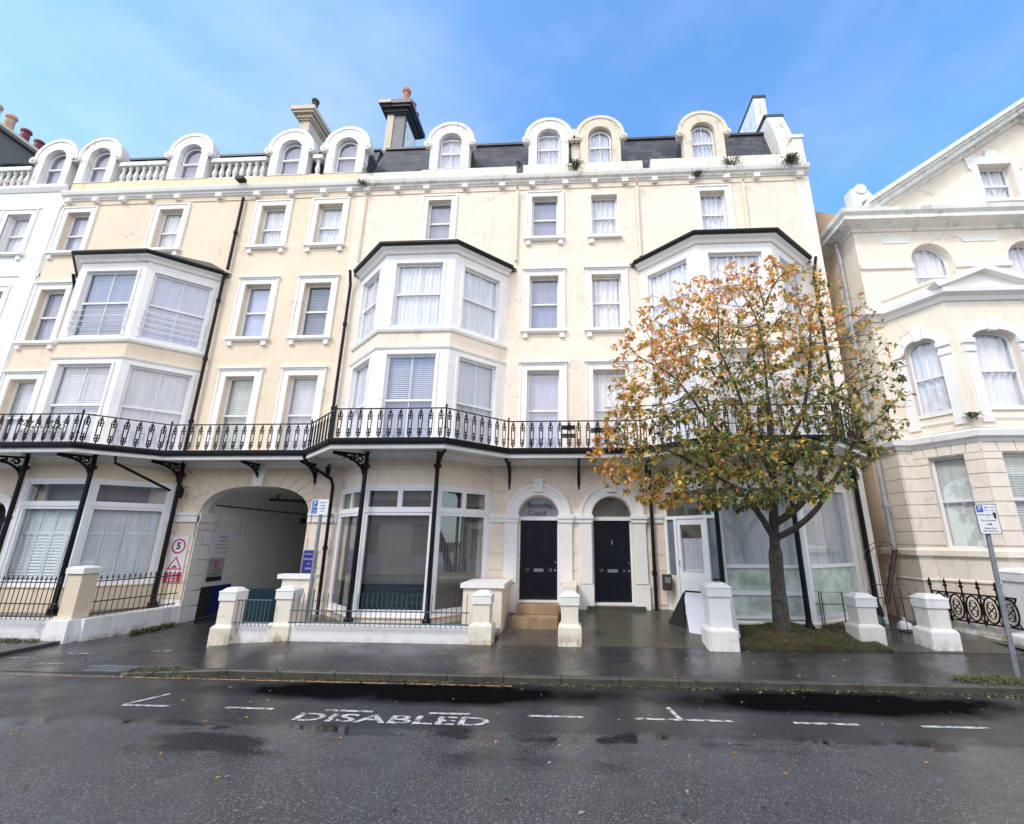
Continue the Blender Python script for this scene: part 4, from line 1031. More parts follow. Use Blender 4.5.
# entrance steps
st=thing('entrance_steps',(-.95,-.6,.2),'two tan sandstone steps leading up to the left black door','steps')
b=MB(); b.box(W,-1.5,-.42,.15,.45,0.13,1.0); b.build('lower_step','step',st,bevel=.012)
b=MB(); b.box(W,-1.45,-.42,.45,.655,-.2,.62); b.build('upper_step','step',st,bevel=.012)
ds=thing('door_slab',(.98,-.2,.5),'low grey concrete threshold slab in front of the right black door','slab')
b=MB(); b.box(W,.3,1.75,.35,.60,-.2,.16); b.build('slab','conc',ds)
sw=thing('garden_wall',(-2.1,-.8,.15),'cream dwarf wall with white coping, left of the sandstone steps','wall')
b=MB(); b.box(W,-2.58,-1.68,.1,1.12,.12,1.42); b.build('wall_block','cream',sw)
b=MB(); b.box(W,-2.64,-1.62,1.12,1.22,.10,1.48); b.build('coping','trim',sw)
sw=thing('garden_wall',(-.1,-.8,.15),'short cream stub wall right of the sandstone steps, between the two black doors','wall')
b=MB(); b.box(W,-.3,.02,.1,1.2,.12,1.6); b.build('wall_block','pillar',sw)
wall_lamp('black wall lamp under the balcony left of the archway, above the speed sign',-11.0,-.22,3.45)
wall_lamp('black wall lamp under the balcony right of the archway, beside the bay window',-6.85,-.22,4.05)
b=MB();
# ------------------------------------------------------------------ HOUSE 0 : white house at the far left
H0=thing('terraced_house',(-21,0,0),'white weathered terraced house at the left edge, with a grey chimney wall behind','house','stuccoed houses of the terrace')
ops=[arch(-19.35,.9,11.5,13.1,0),arch(-19.35,.9,8.2,10.05,0),arch(-19.35,.95,4.5,6.9,0),arch(-22.2,.9,11.5,13.1,0),arch(-22.2,.9,8.2,10.05,0),arch(-19.3,1.0,.45,2.75,.48)]
b=MB(); b.prism(W,[(-34,0),(XL0,0),(XL0,14.3),(-34,14.3)],ops,-.28,0.02); b.build('wall','white_wall',H0)
for xc,w,z0,z1,mt in ((-19.35,.9,11.5,13.1,12.3),(-19.35,.9,8.2,10.05,9.1),(-19.35,.95,4.5,6.9,5.7),(-22.2,.9,11.5,13.1,12.3),(-22.2,.9,8.2,10.05,9.1)):
    wn=sash_window(H0,W,xc,w,z0,z1,0,.16,mt,0,('net','net'),'glass'); surround(wn,W,xc,w,z0,z1,.22,False,z0>5,mat='white_wall')
b=MB(); b.sweep([(-34,0.),(XL0,0)],[(0,13.3),(.05,13.3),(.05,13.42),(0,13.44)]); b.sweep([(-34,0.),(XL0,0)],[(0,10.6),(.05,10.6),(.05,10.7),(0,10.72)]); b.box(W,-18.5,-17.9,0,13.29,0,.058); b.sweep([(-34,0.),(XL0,0)],[(0,14.0),(.05,14.0),(.12,14.15),(.12,14.25),(0,14.3)]); b.build('string_course','white_wall',H0)
dormer(H0,-18.75,'old_trim')
r=MB(); r.box(W,-34,-19.6,15.02,15.18,-.2,.04); ro=r.build('roof_balustrade','old_trim',H0,loc=(-19.6,0,14.33))
for i in range(14): copy_to(first,ro,Vector((-19.75-i*.26,.08,14.35))-wloc(ro))
mansard(H0,-34,XL0)
c=MB(); FS=Fr((-19.3,1.2),(-19.3,9)); FS.n=Vector((1,0))
c.prism(FS,[(0,14.2),(8,14.2),(8,20.6),(.9,20.6),(.2,16.6)],[],-1.2,0.,back=True)
c=MB(); c.box(W,-26.5,-22.7,13.9,17.75,-3.2,.25); cc=c.build('chimney','stack_grey',H0)
q=MB(); q.box(W,-26.6,-22.55,17.75,17.9,-3.35,.4); q.build('chimney_cap','stack_grey',cc)
q=MB(); q.box(W,-26.55,-22.6,17.9,18.05,-3.3,.35); q.build('flaunching','parapet_buff',cc)
for i,(x,y,h,mt) in enumerate(((-22.85,-.05,.6,'pot'),(-22.85,.45,.75,'pot_pale'),(-22.85,.95,.75,'pot_pale'),(-22.85,1.5,.6,'pot_dark'),(-22.85,2.0,.55,'pot_dark'))): pot(cc,x,y,18.05,h,.17,mt)

# ------------------------------------------------------------------ VILLA at the right
V=thing('villa',(12.5,3,0),'cream detached villa with pediment gable and canted bay, at the right edge','house')
YV=-.3; WV=FrX(YV); VX0,VX1=8.42,19.6
ops=[arch(10.5,1.16,8.75,10.1,.6),arch(13.2,1.16,8.75,10.1,.6)]
b=MB(); b.prism(WV,[(VX0,0),(VX1,0),(VX1,12.0),(VX0,12.0)],ops,-.3,0); b.build('wall','villa',V)
for xc in (10.5,13.2):
    wn=sash_window(V,WV,xc,1.16,8.75,10.1,.6,.22,9.7,1,('drape','drape'),'glass')
b=MB()
for x0,x1 in ((VX0,9.92),(11.08,12.62),(13.78,VX1)): b=MB(); b.sweep([(x0,YV),(x1,YV)],[(0,9.86),(.06,9.86),(.08,9.95),(.08,10.0),(0,10.02)]); b.build('impost_band','trim',V)
FX=VX0-.006
b=MB(); b.add([(FX,YV,0),(FX,9,0),(FX,9,13.6),(FX,1.6,13.5),(FX,.1,12.1),(FX,YV,12.1)],[(0,5,4,3,2,1)]); b.build('flank_wall','villa_side',V)
b=MB(); b.add([(FX-.012,YV-.01,4.4),(FX-.012,.75,4.4),(FX-.012,.75,11.14),(FX-.012,YV-.01,11.14)],[(0,3,2,1)]); b.build('return_wall','villa',V)
b=MB(); b.add([(FX-.012,YV-.01,0),(FX-.012,.75,0),(FX-.012,.75,4.4),(FX-.012,YV-.01,4.4)],[(0,3,2,1)]); b.build('return_wall','villa_low',V)
b=MB(); b.tube([(8.36,.2,11.5),(8.36,1.7,11.95)],.03,5); b.build('flank_pipe','gutter',V)
VC=[(0,11.12),(.05,11.12),(.08,11.2),(.2,11.24),(.42,11.3),(.42,11.42),(.5,11.5),(.52,11.62),(0,11.75)]
b=MB(); b.sweep([(VX0,1.0),(VX0,YV),(VX1,YV)],VC); b.build('cornice','old_trim',V)
# gable
def rake(p,q,t0,t1,d0,d1,b):
    (x0,z0),(x1,z1)=p,q
    L=[(x0,z0-t1),(x1,z1-t1),(x1,z1-t0),(x0,z0-t0)]
    b.prism(WV,L,[],d0,d1,back=True)
GA=(14.12,15.55); GLf=(8.75,11.95); GRt=(19.5,11.95)
b=MB(); b.prism(WV,[(8.9,11.7),(19.3,11.7),(GA[0],GA[1]-.2)],[arch(12.98,1.0,12.1,13.42,0)],-.3,0); b.build('gable_wall','villa',V)
b=MB()
for s_ in (-1,1):
    f=GLf if s_<0 else GRt
    for t0,t1,d1 in ((0,.14,.5),(.14,.24,.42),(.24,.4,.34),(.4,.55,.1)):
        if s_<0: rake(f,GA,t0,t1,-.2,d1,b)
        else: rake(GA,f,t0,t1,-.2,d1-.003,b)
b.build('raking_cornice','old_trim',V)
b=MB(); b.add([(8.7,-.6,11.97),(GA[0],-.6,15.57),(GA[0],9,15.57),(8.7,9,11.97),(19.6,-.6,11.97),(19.6,9,11.97),(8.5,9,0),(19.6,9,0)],[(0,1,2,3),(1,4,5,2)]); b.add([(19.6,-.3,0),(19.6,9,0),(19.6,9,12),(19.6,-.3,12),(8.42,9,0),(8.42,9,12)],[(0,1,2,3),(1,4,5,2)]); b.build('roof','slate',V)
b=MB(); b.prism(WV,[(8.45,11.6),(8.95,11.6),(9.15,12.1),(8.98,12.45),(8.7,12.62),(8.45,12.5)],[],-.1,.22,back=True)
b.tube([WV.p(8.75,12.5,.0),WV.p(8.75,12.5,.26)],.17,12); b.build('acroterion','old_trim',V)
wn=sash_window(V,WV,12.98,1.0,12.1,13.42,0,.18,12.75,1,('drape','net'),'glass')
s=MB(); xc=12.98
s.prism(WV,[(xc-.68,12.0),(xc-.5,12.0),(xc-.5,13.42),(xc+.5,13.42),(xc+.5,12.0),(xc+.68,12.0),(xc+.68,13.2),(xc+.78,13.3),(xc+.82,13.68),(xc+.2,13.7),(xc+.15,13.95),(xc-.15,13.95),(xc-.2,13.7),(xc-.82,13.68),(xc-.78,13.3),(xc-.68,13.2)],[],0,.06); s.box(WV,xc-.58,xc+.58,12.0,12.1,-.2,.14); s.build('surround','trim',wn)
# vermiculated panels
for x in (9.6,11.95,14.3):
    s=MB(); s.prism(WV,[(x-.62,10.95),(x-.45,10.72),(x+.45,10.72),(x+.62,10.95)] if x>10 else [(x-.4,10.95),(x-.4,10.72),(x+.35,10.72),(x+.45,10.95)],[],0,.02)
    s.build('carved_panel','old_trim',V)
# villa bay
VB=[(8.78,YV),(9.52,-1.45),(11.45,-1.45),(12.2,YV)]
bo=MB(); low=MB()
faces=[(VB[0],VB[1]),(VB[1],VB[2]),(VB[2],VB[3])]
for k,(P,Q) in enumerate(faces):
    F=Fr(P,Q); uc=F.len/2+(.0 if k==1 else (.0)); w=1.08 if k==1 else .72
    bo.prism(F,[(0,4.9),(F.len,4.9),(F.len,8.2),(0,8.2)],[arch(uc,w,5.35,7.1,.26)],-.22,0)
    low.prism(F,[(0,0.),(F.len,0.),(F.len,4.5),(0,4.5)],[arch(uc,w,2.05,4.22,0)],-.22,0)
vb=bo.build('bay_window','villa',V); vl=low.build('bay_base','villa_low',V)
for k,(P,Q) in enumerate(faces):
    F=Fr(P,Q); uc=F.len/2; w=1.08 if k==1 else .72
    sash_window(vb,F,uc,w,5.35,7.1,.26,.17,6.3,0,('drape','drape'),'glass',inbay=True)
    sash_window(vl,F,uc,w,2.05,4.22,0,.12,3.15,0,('slat','blind_green') if k else ('plain','blind_green'),'glass',inbay=True)
    t=MB(); n=12
    # archivolt + pilasters + capitals
    po=[(uc+(w/2+.2)*math.cos(PI*i/n),7.1+(.26+.2)*math.sin(PI*i/n)) for i in range(n+1)]; pi_=[(uc+(w/2)*math.cos(PI*i/n),7.1+.26*math.sin(PI*i/n)) for i in range(n+1)][::-1]
    t.prism(F,po+pi_,[],0,.05)
    for s_ in (-1,1):
        e=F.len/2-w/2-.01; x0=uc+s_*(w/2); x1=uc+s_*(w/2+min(.24,e)); a,c_=min(x0,x1),max(x0,x1)
        t.box(F,a,c_,5.05,6.75,0,.06); t.box(F,a-.01,c_+.01,6.75,6.86,0,.09); t.box(F,a,c_,6.86,6.98,0,.06); t.box(F,a-.02,c_+.02,6.98,7.1,0,.11); t.box(F,a-.01,c_+.01,4.95,5.15,0,.08)
    t.prism(F,[(uc-.08,7.3),(uc+.08,7.3),(uc+.12,7.66),(uc-.12,7.66)],[],0,.1)
    t.box(F,uc-w/2-.02,uc+w/2+.02,5.25,5.35,-.2,.04)
    t.build('pilaster','trim',vb)
    # rusticated lower storey
    q=MB(); z=2.12
    while z<4.42:
        z1=z+.325
        lw=(F.len-w)/2
        if z<4.1:
            for x0,x1 in ((0.0,lw),(F.len-lw,F.len)): q.box(F,x0,x1,z+.012,min(z1-.012,4.235),-.01,.03)
        if z1>4.1:
            m=5; 
            for i in range(m):
                x0=F.len*i/m; x1=F.len*(i+1)/m; sk=.07*(i+.0-m/2)/m*2; sk2=.07*(i+1-m/2)/m*2
                q.prism(F,[(x0+.012,4.25),(x1-.012,4.25),(x1-.012+sk2,4.52),(x0+.012+sk,4.52)],[],0,.03)
            break
        z=z1
    q.build('rustication','villa_low',vl)
PATH=[(VX0,1.),(VX0,YV),VB[0],VB[1],VB[2],VB[3],(VX1,YV)]
b=MB(); b.sweep(PATH,[(0,4.48),(.05,4.48),(.08,4.56),(.16,4.6),(.18,4.74),(.0,4.82)]); b.build('string_course','trim',V)
b=MB(); b.sweep(PATH,[(0,5.0),(.04,5.0),(.06,5.06),(.0,5.1)]); b.sweep(PATH,[(0,1.85),(.08,1.88),(.08,2.0),(.0,2.06)]); b.sweep(PATH,[(0,1.3),(.04,1.3),(.04,1.33),(0,1.36)]); b.build('string_course','villa_low',V)
b=MB(); b.sweep(PATH,[(0,4.82),(.03,4.82),(.03,5.0),(0,5.0)]); b.build('frieze','villa',V)
b=MB(); b.sweep([(VX0,1.),(VX0,YV),VB[0],VB[1],VB[2],VB[3],(VX1,YV)],[(0,8.16),(.05,8.16),(.1,8.26),(.24,8.32),(.26,8.44),(.0,8.5)]); b.build('bay_cornice','trim',V)
b=MB(); b.sweep([(8.78,YV+.1),(9.52,-1.45+.12),(11.45,-1.45+.12),(12.2,YV+.1)],[(-.12,8.4),(0,8.4),(0,8.78),(.05,8.8),(.05,8.86),(-.12,8.86)]); b.add([(8.8,YV,8.5),(9.55,-1.4,8.5),(11.42,-1.4,8.5),(12.2,YV,8.5)],[(0,1,2,3)]); b.build('bay_parapet','villa',V)
FB=FrX(-1.45); b=MB()
xc=(VB[1][0]+VB[2][0])/2; hw=1.2
for s_ in (-1,1):
    L=[(xc+s_*hw,8.44),(xc,8.92),(xc,9.06),(xc+s_*(hw+.1),8.54)]
    if s_>0: L=L[::-1]
    b.prism(FB,L[::-1] if False else L,[],.0,.30,back=True)
b.prism(FB,[(xc-hw,8.44),(xc+hw,8.44),(xc,8.94)],[],-.1,.12); b.build('pediment','trim',V)
# corner strip rustication of the villa
q=MB(); z=2.12
while z<4.4: q.box(WV,VX0,8.76,z+.012,min(z+.325,4.47)-.012,-.01,.03); z+=.325
z=2.12; FS=Fr((VX0,2.),(VX0,YV)); 
while z<4.4: q.box(FS,FS.len-1.0,FS.len+.03,z+.012,min(z+.325,4.47)-.012,-.01,.03); z+=.325
q.build('rustication','villa_low',V)
b=MB(); b.add([(VX0-.005,YV-.006,0),(VX1,YV-.006,0),(VX1,YV-.006,4.47),(VX0-.005,YV-.006,4.47)],[(0,1,2,3)]); b.build('lower_wall','villa_low',V)
downpipe(V,[(8.25,.3,11.2),(8.3,.3,10.6),(8.28,.28,8.9),(8.2,.2,8.7),(8.2,.2,2.0)],.06,'pipe_grey')
b=MB(); b.tube([(8.2,.2,2.0),(8.18,.19,1.9),(7.6,-.1,.75)],.06,8); b.build('downpipe','rust_iron',V)
# ------------------------------------------------------------------ pillars
def pillar(label,x0,x1,yf,z0,z1,dep=None,mat='pillar',cap='trim',base=.36,style=0,bm=None):
    w=x1-x0; dep=dep or w; F=FrX(yf+dep); t=thing('gate_pillar',((x0+x1)/2,yf+dep/2,z0),label,'pillar','painted gate pillars along the pavement')
    b=MB(); b.taper(F,x0,x1,z0-.05,z0+base,0,dep,.0); b.taper(F,x0,x1,z0+base,z0+base+.05,0,dep,.05); b.build('base',bm or mat,t,bevel=.012)
    b=MB(); e=w*.13; b.box(F,x0+e,x1-e,z0+base,z1-.2,e,dep-e); b.build('shaft',mat,t,bevel=.012)
    b=MB(); f=w*.08; b.box(F,x0+f,x1-f,z1-.24,z1-.07,f,dep-f); b.taper(F,x0+f-.015,x1-f+.015,z1-.07,z1-.04,f-.015,dep-f+.015,.02); b.taper(F,x0+f+.02,x1-f-.02,z1-.04,z1+.02,f+.02,dep-f-.02,.07); b.build('cap',cap,t,bevel=.008)
    return t
pillar('cream gate pillar with white cap, right of the driveway, nearest the archway',-7.66,-7.2,-2.5,0.02,1.14)
pillar('cream gate pillar with white cap between the teal railing and the long railing',-6.5,-6.03,-2.36,.05,1.17)
pillar('cream gate pillar left of the sandstone steps, at the end of the long railing',-2.2,-1.72,-2.42,.12,1.13)
pillar('slim cream gate pillar right of the sandstone steps, in front of the two doors',-.36,.12,-2.43,.12,1.13)
pillar('bright white gate pillar with grey worn base, left of the tree',2.60,3.18,-2.58,.12,1.35,mat='pillar_white',cap='pillar_white',bm='old_trim')
pillar('pale blush gate pillar between the tree and the side gate',5.80,6.32,-1.98,.14,1.12,mat='pillar_pink',cap='pillar_white')
pillar('pale blush gate pillar with bright white base, right of the side gate',7.0,7.54,-2.28,.12,1.15,mat='pillar_pink',cap='pillar_white',bm='pillar_white')
pillar('large white corner pillar at the right edge in front of the villa',8.95,9.7,-2.35,.1,1.66,mat='pillar_white',cap='pillar_white',base=.25)
# left: tall pier on the dwarf wall
t=thing('gate_pillar',(-10.95,-2.0,0),'tall buff pier with white cap standing on the white wall left of the driveway','pillar','painted gate pillars along the pavement')
b=MB(); b.box(FrX(0),-11.33,-10.98,.46,1.4,1.95,2.32); b.build('shaft','buff',t,bevel=.012)
b=MB(); b.box(W,-11.37,-10.94,1.4,1.53,1.91,2.36); b.taper(W,-11.34,-10.97,1.53,1.56,1.94,2.33,.06); b.build('cap','trim',t,bevel=.01)
b=MB(); b.taper(W,-11.44,-10.88,-.03,.46,1.85,2.46,.04); b.build('base','dwarf',t,bevel=.01)
# dwarf walls
def dwarf(label,pts,z0,z1,th=.28,mat='dwarf'):
    t=thing('dwarf_wall',(pts[0][0],pts[0][1],z0),label,'wall')
    b=MB(); b.sweep(pts,[(-th,z0),(0.02,z0),(0,z1-.06),(-.0,z1),(-th,z1)]); b.build('wall_body',mat,t,bevel=.01)
    return t
dwarf('long white dwarf wall under the black railings, left of the tall buff pier',[(-34,-2.22),(-11.42,-2.22)],-.02,.46)
dwarf('white dwarf wall running back from the tall buff pier to the archway',[(-10.78,-2.2),(-10.44,-.06)],-.02,.46,mat='dwarf')
dwarf('short white dwarf wall between the two gate pillars by the driveway',[(-7.22,-2.3),(-6.45,-2.3)],.0,.42)
dwarf('long white dwarf wall in front of the dark ground floor bay window',[(-6.1,-2.3),(-2.15,-2.3)],.03,.44)
dwarf('mossy white dwarf wall under the scrolled cast iron panels',[(8.62,-.35),(9.2,-2.0)],.0,.45,mat='mossy')
# railings
def railing(label,p,q,zb,zr,zt,spacing,mat,spear=True,mid=None,r=.009,group='iron railings along the front walls'):
    P,Q=Vector(p),Vector(q); L=(Q-P).length; tdir=(Q-P).normalized()
    t=thing('iron_railing',(P.x,P.y,zb),label,'railing',group); n=int(L/spacing)
    b=MB()
    for z in [zr]+([mid] if mid else []): b.tube([(P.x,P.y,z),(Q.x,Q.y,z)],.013,4)
    b.tube([(P.x,P.y,zb+.06),(Q.x,Q.y,zb+.06)],.015,4); b.build('rail',mat,t)
    c=MB(); c.tube([(0,0,0),(0,0,zt-zb-(.07 if spear else 0))],r,5)
    if spear: c.lathe((0,0,zt-zb-.09),[(r,0),(.022,.02),(.016,.05),(.002,.1)],5)
    pr=c.build('bar',mat,t,loc=(0,0,0)); pr.location=Vector((P.x,P.y,zb))-wloc(t)+Vector((tdir.x,tdir.y,0))*spacing*.5
    for i in range(1,n):
        s_=(i+.5)*L/n; copy_to(pr,t,(tdir.x*s_,tdir.y*s_,random.uniform(-.012,.004)))
    return t
railing('black spearhead railing on the white wall left of the tall buff pier',(-17.0,-2.38),(-11.35,-2.38),.46,1.22,1.36,.112,'rust_iron',mid=.78)
railing('black spearhead railing running back from the tall buff pier to the archway',(-10.98,-1.95),(-10.58,-.1),.46,1.22,1.36,.112,'rust_iron',mid=.78)
railing('short blue grey railing between the two pillars right of the driveway',(-7.22,-2.42),(-6.45,-2.42),.42,.92,.92,.085,'teal_iron',spear=False)
railing('long blue grey railing in front of the dark ground floor bay window',(-6.03,-2.42),(-2.2,-2.42),.44,.73,1.08,.105,'teal_iron',spear=False,r=.008)
tb=thing('filler',(-6.9,-1.3,.28),'low dark teal boarding panel added in place of a car remnant, across the archway side, behind the short railing','screen')
b=MB(); b.box(W,-8.5,-6.35,.02,1.0,.95,1.0); b.build('panel','teal',tb)  # added teal panel in place of a car remnant
pw=thing('garden_wall',(-6.1,-1.5,.3),'small white coped wall behind the railing, at the foot of the disabled parking sign','wall')
b=MB(); b.box(W,-6.75,-6.05,.2,1.3,1.55,1.7); b.build('wall_block','pillar',pw); b=MB(); b.box(W,-6.85,-5.98,1.3,1.4,1.5,1.75); b.build('coping','trim',pw)
bd=thing('blue_doors',(-10.3,.6,0),'dark blue and black low doors just inside the archway on the left','door')
b=MB(); b.box(W,-10.56,-10.5,.05,.85,-1.75,-.95); b.build('leaf','blue',bd); b=MB(); b.box(W,-10.55,-10.47,.05,.85,-.95,-.58); b.build('leaf','grey_dark',bd)
# cast iron scroll panels by the villa
cp=thing('scroll_railing',(8.87,-.35,.45),'ornate black cast iron railing of ringed panels beside the villa','railing')
FC=Fr((8.5,-.38),(9.05,-1.95)); pw_=FC.len/5
for i in range(5):
    b=MB(); u0=i*pw_; uc=u0+pw_/2
    b.tube([FC.p(u0,.45),FC.p(u0,1.22)],.018,5); q0=FC.p(u0,1.2); b.lathe(q0,[(.03,0),(.05,.03),(.02,.07),(.04,.1),(.02,.14),(.004,.19)],6)
    b.tube([FC.p(u0,.5),FC.p(u0+pw_,.5)],.018,4); b.tube([FC.p(u0,1.08),FC.p(u0+pw_,1.08)],.018,4)
    b.tube([FC.p(uc+.14*math.cos(a),.79+.26*math.sin(a)) for a in np.linspace(0,2*PI,17)],.019,5)
    b.tube([FC.p(uc+.08*math.cos(a),.79+.17*math.sin(a)) for a in np.linspace(0,2*PI,13)],.012,4)
    for sy in (-1,1):
        for sz in (-1,1): b.tube([FC.p(uc,.79),FC.p(uc+sy*.055,.79+sz*.06),FC.p(uc+sy*.065,.79+sz*.12),FC.p(uc+sy*.02,.79+sz*.1)],.014,4); b.tube([FC.p(uc+sy*.15,.79+sz*.28),FC.p(uc+sy*.11,.79+sz*.2)],.016,4)
    b.build('ring_panel','black',cp)
# side gate with overthrow between pillars
gt=thing('side_gate',(7.0,-1.0,.2),'thin black iron side gate with curved overthrow beside the villa','gate')
b=MB()
for i in range(8): b.tube([(6.35+i*.17,-1.3,.2),(6.35+i*.17,-1.3,1.12+.06*(i%2))],.009,4)
b.tube([(6.3,-1.3,1.0),(7.6,-1.3,1.0)],.011,4); b.tube([(6.3,-1.3,.35),(7.6,-1.3,.35)],.011,4); b.build('gate_leaf','rust_iron',gt)
b=MB()
for rr in (.35,.45): b.tube([(7.55+rr*math.cos(a),-.35,1.75+rr*math.sin(a)) for a in np.linspace(.2,PI,10)],.009,4)
for i in range(5): b.tube([(7.2+i*.15,-.35,.5),(7.25+i*.13,-.35,1.75+.2*math.sin(i))],.008,4)
b.tube([(7.1,-.35,1.2),(7.9,-.35,1.2)],.008,4); b.build('overthrow','rust_iron',gt)
hr=thing('handrail',(5.5,-1.0,.3),'thin dark handrail hoops between the tree and the blush pillar','railing')
b=MB()
for x0,x1,zt in ((5.15,5.45,1.12),(5.5,5.95,1.1)):
    b.tube([(x0,-1.25,.3),(x0,-1.25,zt),(x1,-1.25,zt),(x1,-1.25,.3)],.013,5); b.tube([(x0,-1.25,.85),(x1,-1.25,.85)],.01,4)
b.build('hoop','rust_iron',hr)
# sacks
def sack(label,x,y,z,r,mat):
    t=thing('rubbish_sack',(x,y,z),label,'sack'); b=MB(); prof=[]
    for i in range(9): a=i/8; prof.append((r*math.sin(PI*(.12+.86*a))*(1+.12*math.sin(9*a)),r*1.5*a))
    b.lathe((x,y,z),prof,12); b.v=[(v[0]+.05*r*math.sin(v[2]*30+v[1]*20),v[1]+.06*r*math.sin(v[0]*33),v[2]) for v in b.v]; b.build('bag',mat,t,smooth=True)
    k=MB(); k.tube([(x,y,z+r*1.45),(x+.02,y,z+r*1.75)],.03,6,r2=.06); k.build('tied_neck',mat,t,smooth=True)
sack('dark green rubbish sack behind the side gate',7.0,-.5,.25,.22,'sack_green'); sack('white rubbish sack leaning behind the side gate, beside the green one',7.5,-.75,.22,.17,'sack_white')
# ------------------------------------------------------------------ leaning board and black frame by the glazed door
ab=thing('leaning_board',(2.75,-1.5,.3),'white panel board with black hand rail leaning by the glazed door','board')
b=MB(); b.add([(2.47,-1.55,.26),(2.92,-1.75,.24),(2.85,-1.45,1.0),(2.47,-1.25,1.0)],[(0,1,2,3)]); b.add([(2.47,-1.51,.26),(2.92,-1.71,.24),(2.85,-1.41,1.0),(2.47,-1.21,1.0)],[(3,2,1,0)]); b.build('board','board_white',ab)
b=MB(); b.add([(2.12,-1.0,.36),(2.47,-1.3,.3),(2.47,-1.2,1.06)],[(0,1,2)]); b.add([(2.12,-.97,.36),(2.47,-1.27,.3),(2.47,-1.17,1.06)],[(2,1,0)]); b.build('black_sheet','grey_dark',ab)
b=MB(); b.tube([(2.45,-1.25,.3),(2.47,-1.25,1.02),(2.5,-1.3,1.09),(2.78,-1.6,1.10),(2.84,-1.7,1.02),(2.86,-1.85,.3)],.02,6); b.build('hand_rail','black',ab)
mb=thing('meter_box',(2.2,-.35,1.1),'small dark meter box fixed on the wall left of the glazed door','box')
b=MB(); b.box(W,2.18,2.4,1.0,1.38,.18,.36); b.build('casing','rust_iron',mb,bevel=.02); b=MB(); b.box(W,2.22,2.36,1.18,1.32,.36,.375); b.build('lid','galv',mb)
wp=thing('white_panel',(3.35,-2.0,.2),'thin white panel standing behind the bright white pillar','board')
b=MB(); b.add([(3.12,-1.95,.2),(3.42,-1.95,.2),(3.34,-1.9,1.05),(3.12,-1.9,1.05),(3.12,-1.90,.2),(3.42,-1.90,.2),(3.34,-1.85,1.05),(3.12,-1.85,1.05)],[(0,1,2,3),(5,4,7,6),(1,5,6,2),(3,2,6,7)]); b.build('panel','board_white',wp)
# ------------------------------------------------------------------ signs
def plate(b,F,u0,u1,z0,z1,d0,d1,r=.03):
    L=[]
    for cx,cz,a0 in ((u1-r,z0+r,-PI/2),(u1-r,z1-r,0),(u0+r,z1-r,PI/2),(u0+r,z0+r,PI)):
        for i in range(5): a=a0+PI/2*i/4; L.append((cx+r*math.cos(a),cz+r*math.sin(a)))
    b.prism(F,L,[],d0,d1,back=True)
sg=thing('parking_sign',(7.1,-3.98,.09),'white permit parking sign with blue P square on a leaning grey post, at the right','sign','parking signs on grey posts')
F=FrX(-4.03)
b=MB(); b.tube([(7.04,-3.96,.05),(7.12,-3.98,2.75)],.038,10); b.build('post','galv',sg)
b=MB(); plate(b,F,6.94,7.30,2.33,2.84,-.0,.006); b.build('border','sign_black',sg)
b=MB(); plate(b,F,6.95,7.29,2.34,2.83,.006,.009); face=b.build('sign_face','sign_white',sg)
b=MB(); b.box(F,6.965,7.075,2.70,2.815,.009,.011); b.build('blue_square','sign_blue',face)
text_mesh('P',.12,'sign_white','lettering',face,(7.02,2.757),F,.012,extr=.0005)
for tx,sz,u,z in (('Mon - Sat',.04,7.18,2.78),('8 am - 6 pm',.034,7.18,2.73),('Permit holders',.04,7.09,2.655),('or',.035,7.12,2.61),('Pay at machine',.04,7.12,2.56),('Display ticket',.036,7.12,2.43),('Max stay 2 hours',.034,7.12,2.385)):
    text_mesh(tx,sz,'sign_black' if z<2.73 or sz>.036 else 'sign_blue','lettering',face,(u,z),F,.0095,extr=.0004,bold=.0006)
b=MB(); b.box(F,7.08,7.14,2.49,2.505,.009,.0105); b.prism(F,[(7.14,2.475),(7.17,2.4975),(7.14,2.52)],[],.009,.0105); b.build('arrow','sign_black',face)
b=MB(); b.prism(F,[(7.225,2.60),(7.26,2.58),(7.275,2.68),(7.25,2.7),(7.215,2.69)],[],.009,.010); b.build('sticker','sign_black',face)
sg=thing('parking_sign',(-5.75,-2.1,.3),'small white disabled parking sign with blue wheelchair square on a grey post, by the archway','sign','parking signs on grey posts')
F=FrX(-2.2)
b=MB(); b.tube([(-5.80,-2.15,.3),(-5.80,-2.15,2.95)],.04,10); b.build('post','galv',sg)
b=MB(); plate(b,F,-6.02,-5.62,2.72,3.06,-.0,.006,.02); face=b.build('sign_face','sign_white',sg)
b=MB(); b.box(F,-6.0,-5.87,2.90,3.04,.006,.008); b.box(F,-6.0,-5.87,2.74,2.885,.006,.008); b.build('blue_square','sign_blue',face)
text_mesh('P',.13,'sign_white','lettering',face,(-5.935,2.968),F,.0085,extr=.0005)
b=MB(); b.tube([F.p(-5.945,2.86,.009),F.p(-5.945,2.81,.009),F.p(-5.915,2.81,.009),F.p(-5.895,2.76,.009)],.006,4); b.tube([F.p(-5.94+.03*math.cos(a),2.785+.03*math.sin(a),.009) for a in np.linspace(1.8,6.,10)],.004,4); b.build('wheelchair_symbol','sign_white',face)
for tx,z in (('Disabled',2.99),('badge',2.92),('holders',2.86),('only',2.80)): text_mesh(tx,.05,'sign_black','lettering',face,(-5.745,z),F,.0065,extr=.0004,bold=.0008)
sp=thing('speed_sign',(-10.9,0,1.0),'tall white speed limit 5 sign with red bottom panel, left of the archway','sign')
b=MB(); plate(b,W,-11.12,-10.62,1.03,2.22,.03,.045,.02); face=b.build('sign_face','sign_white',sp)
n=24; cx,cz=-10.87,1.97
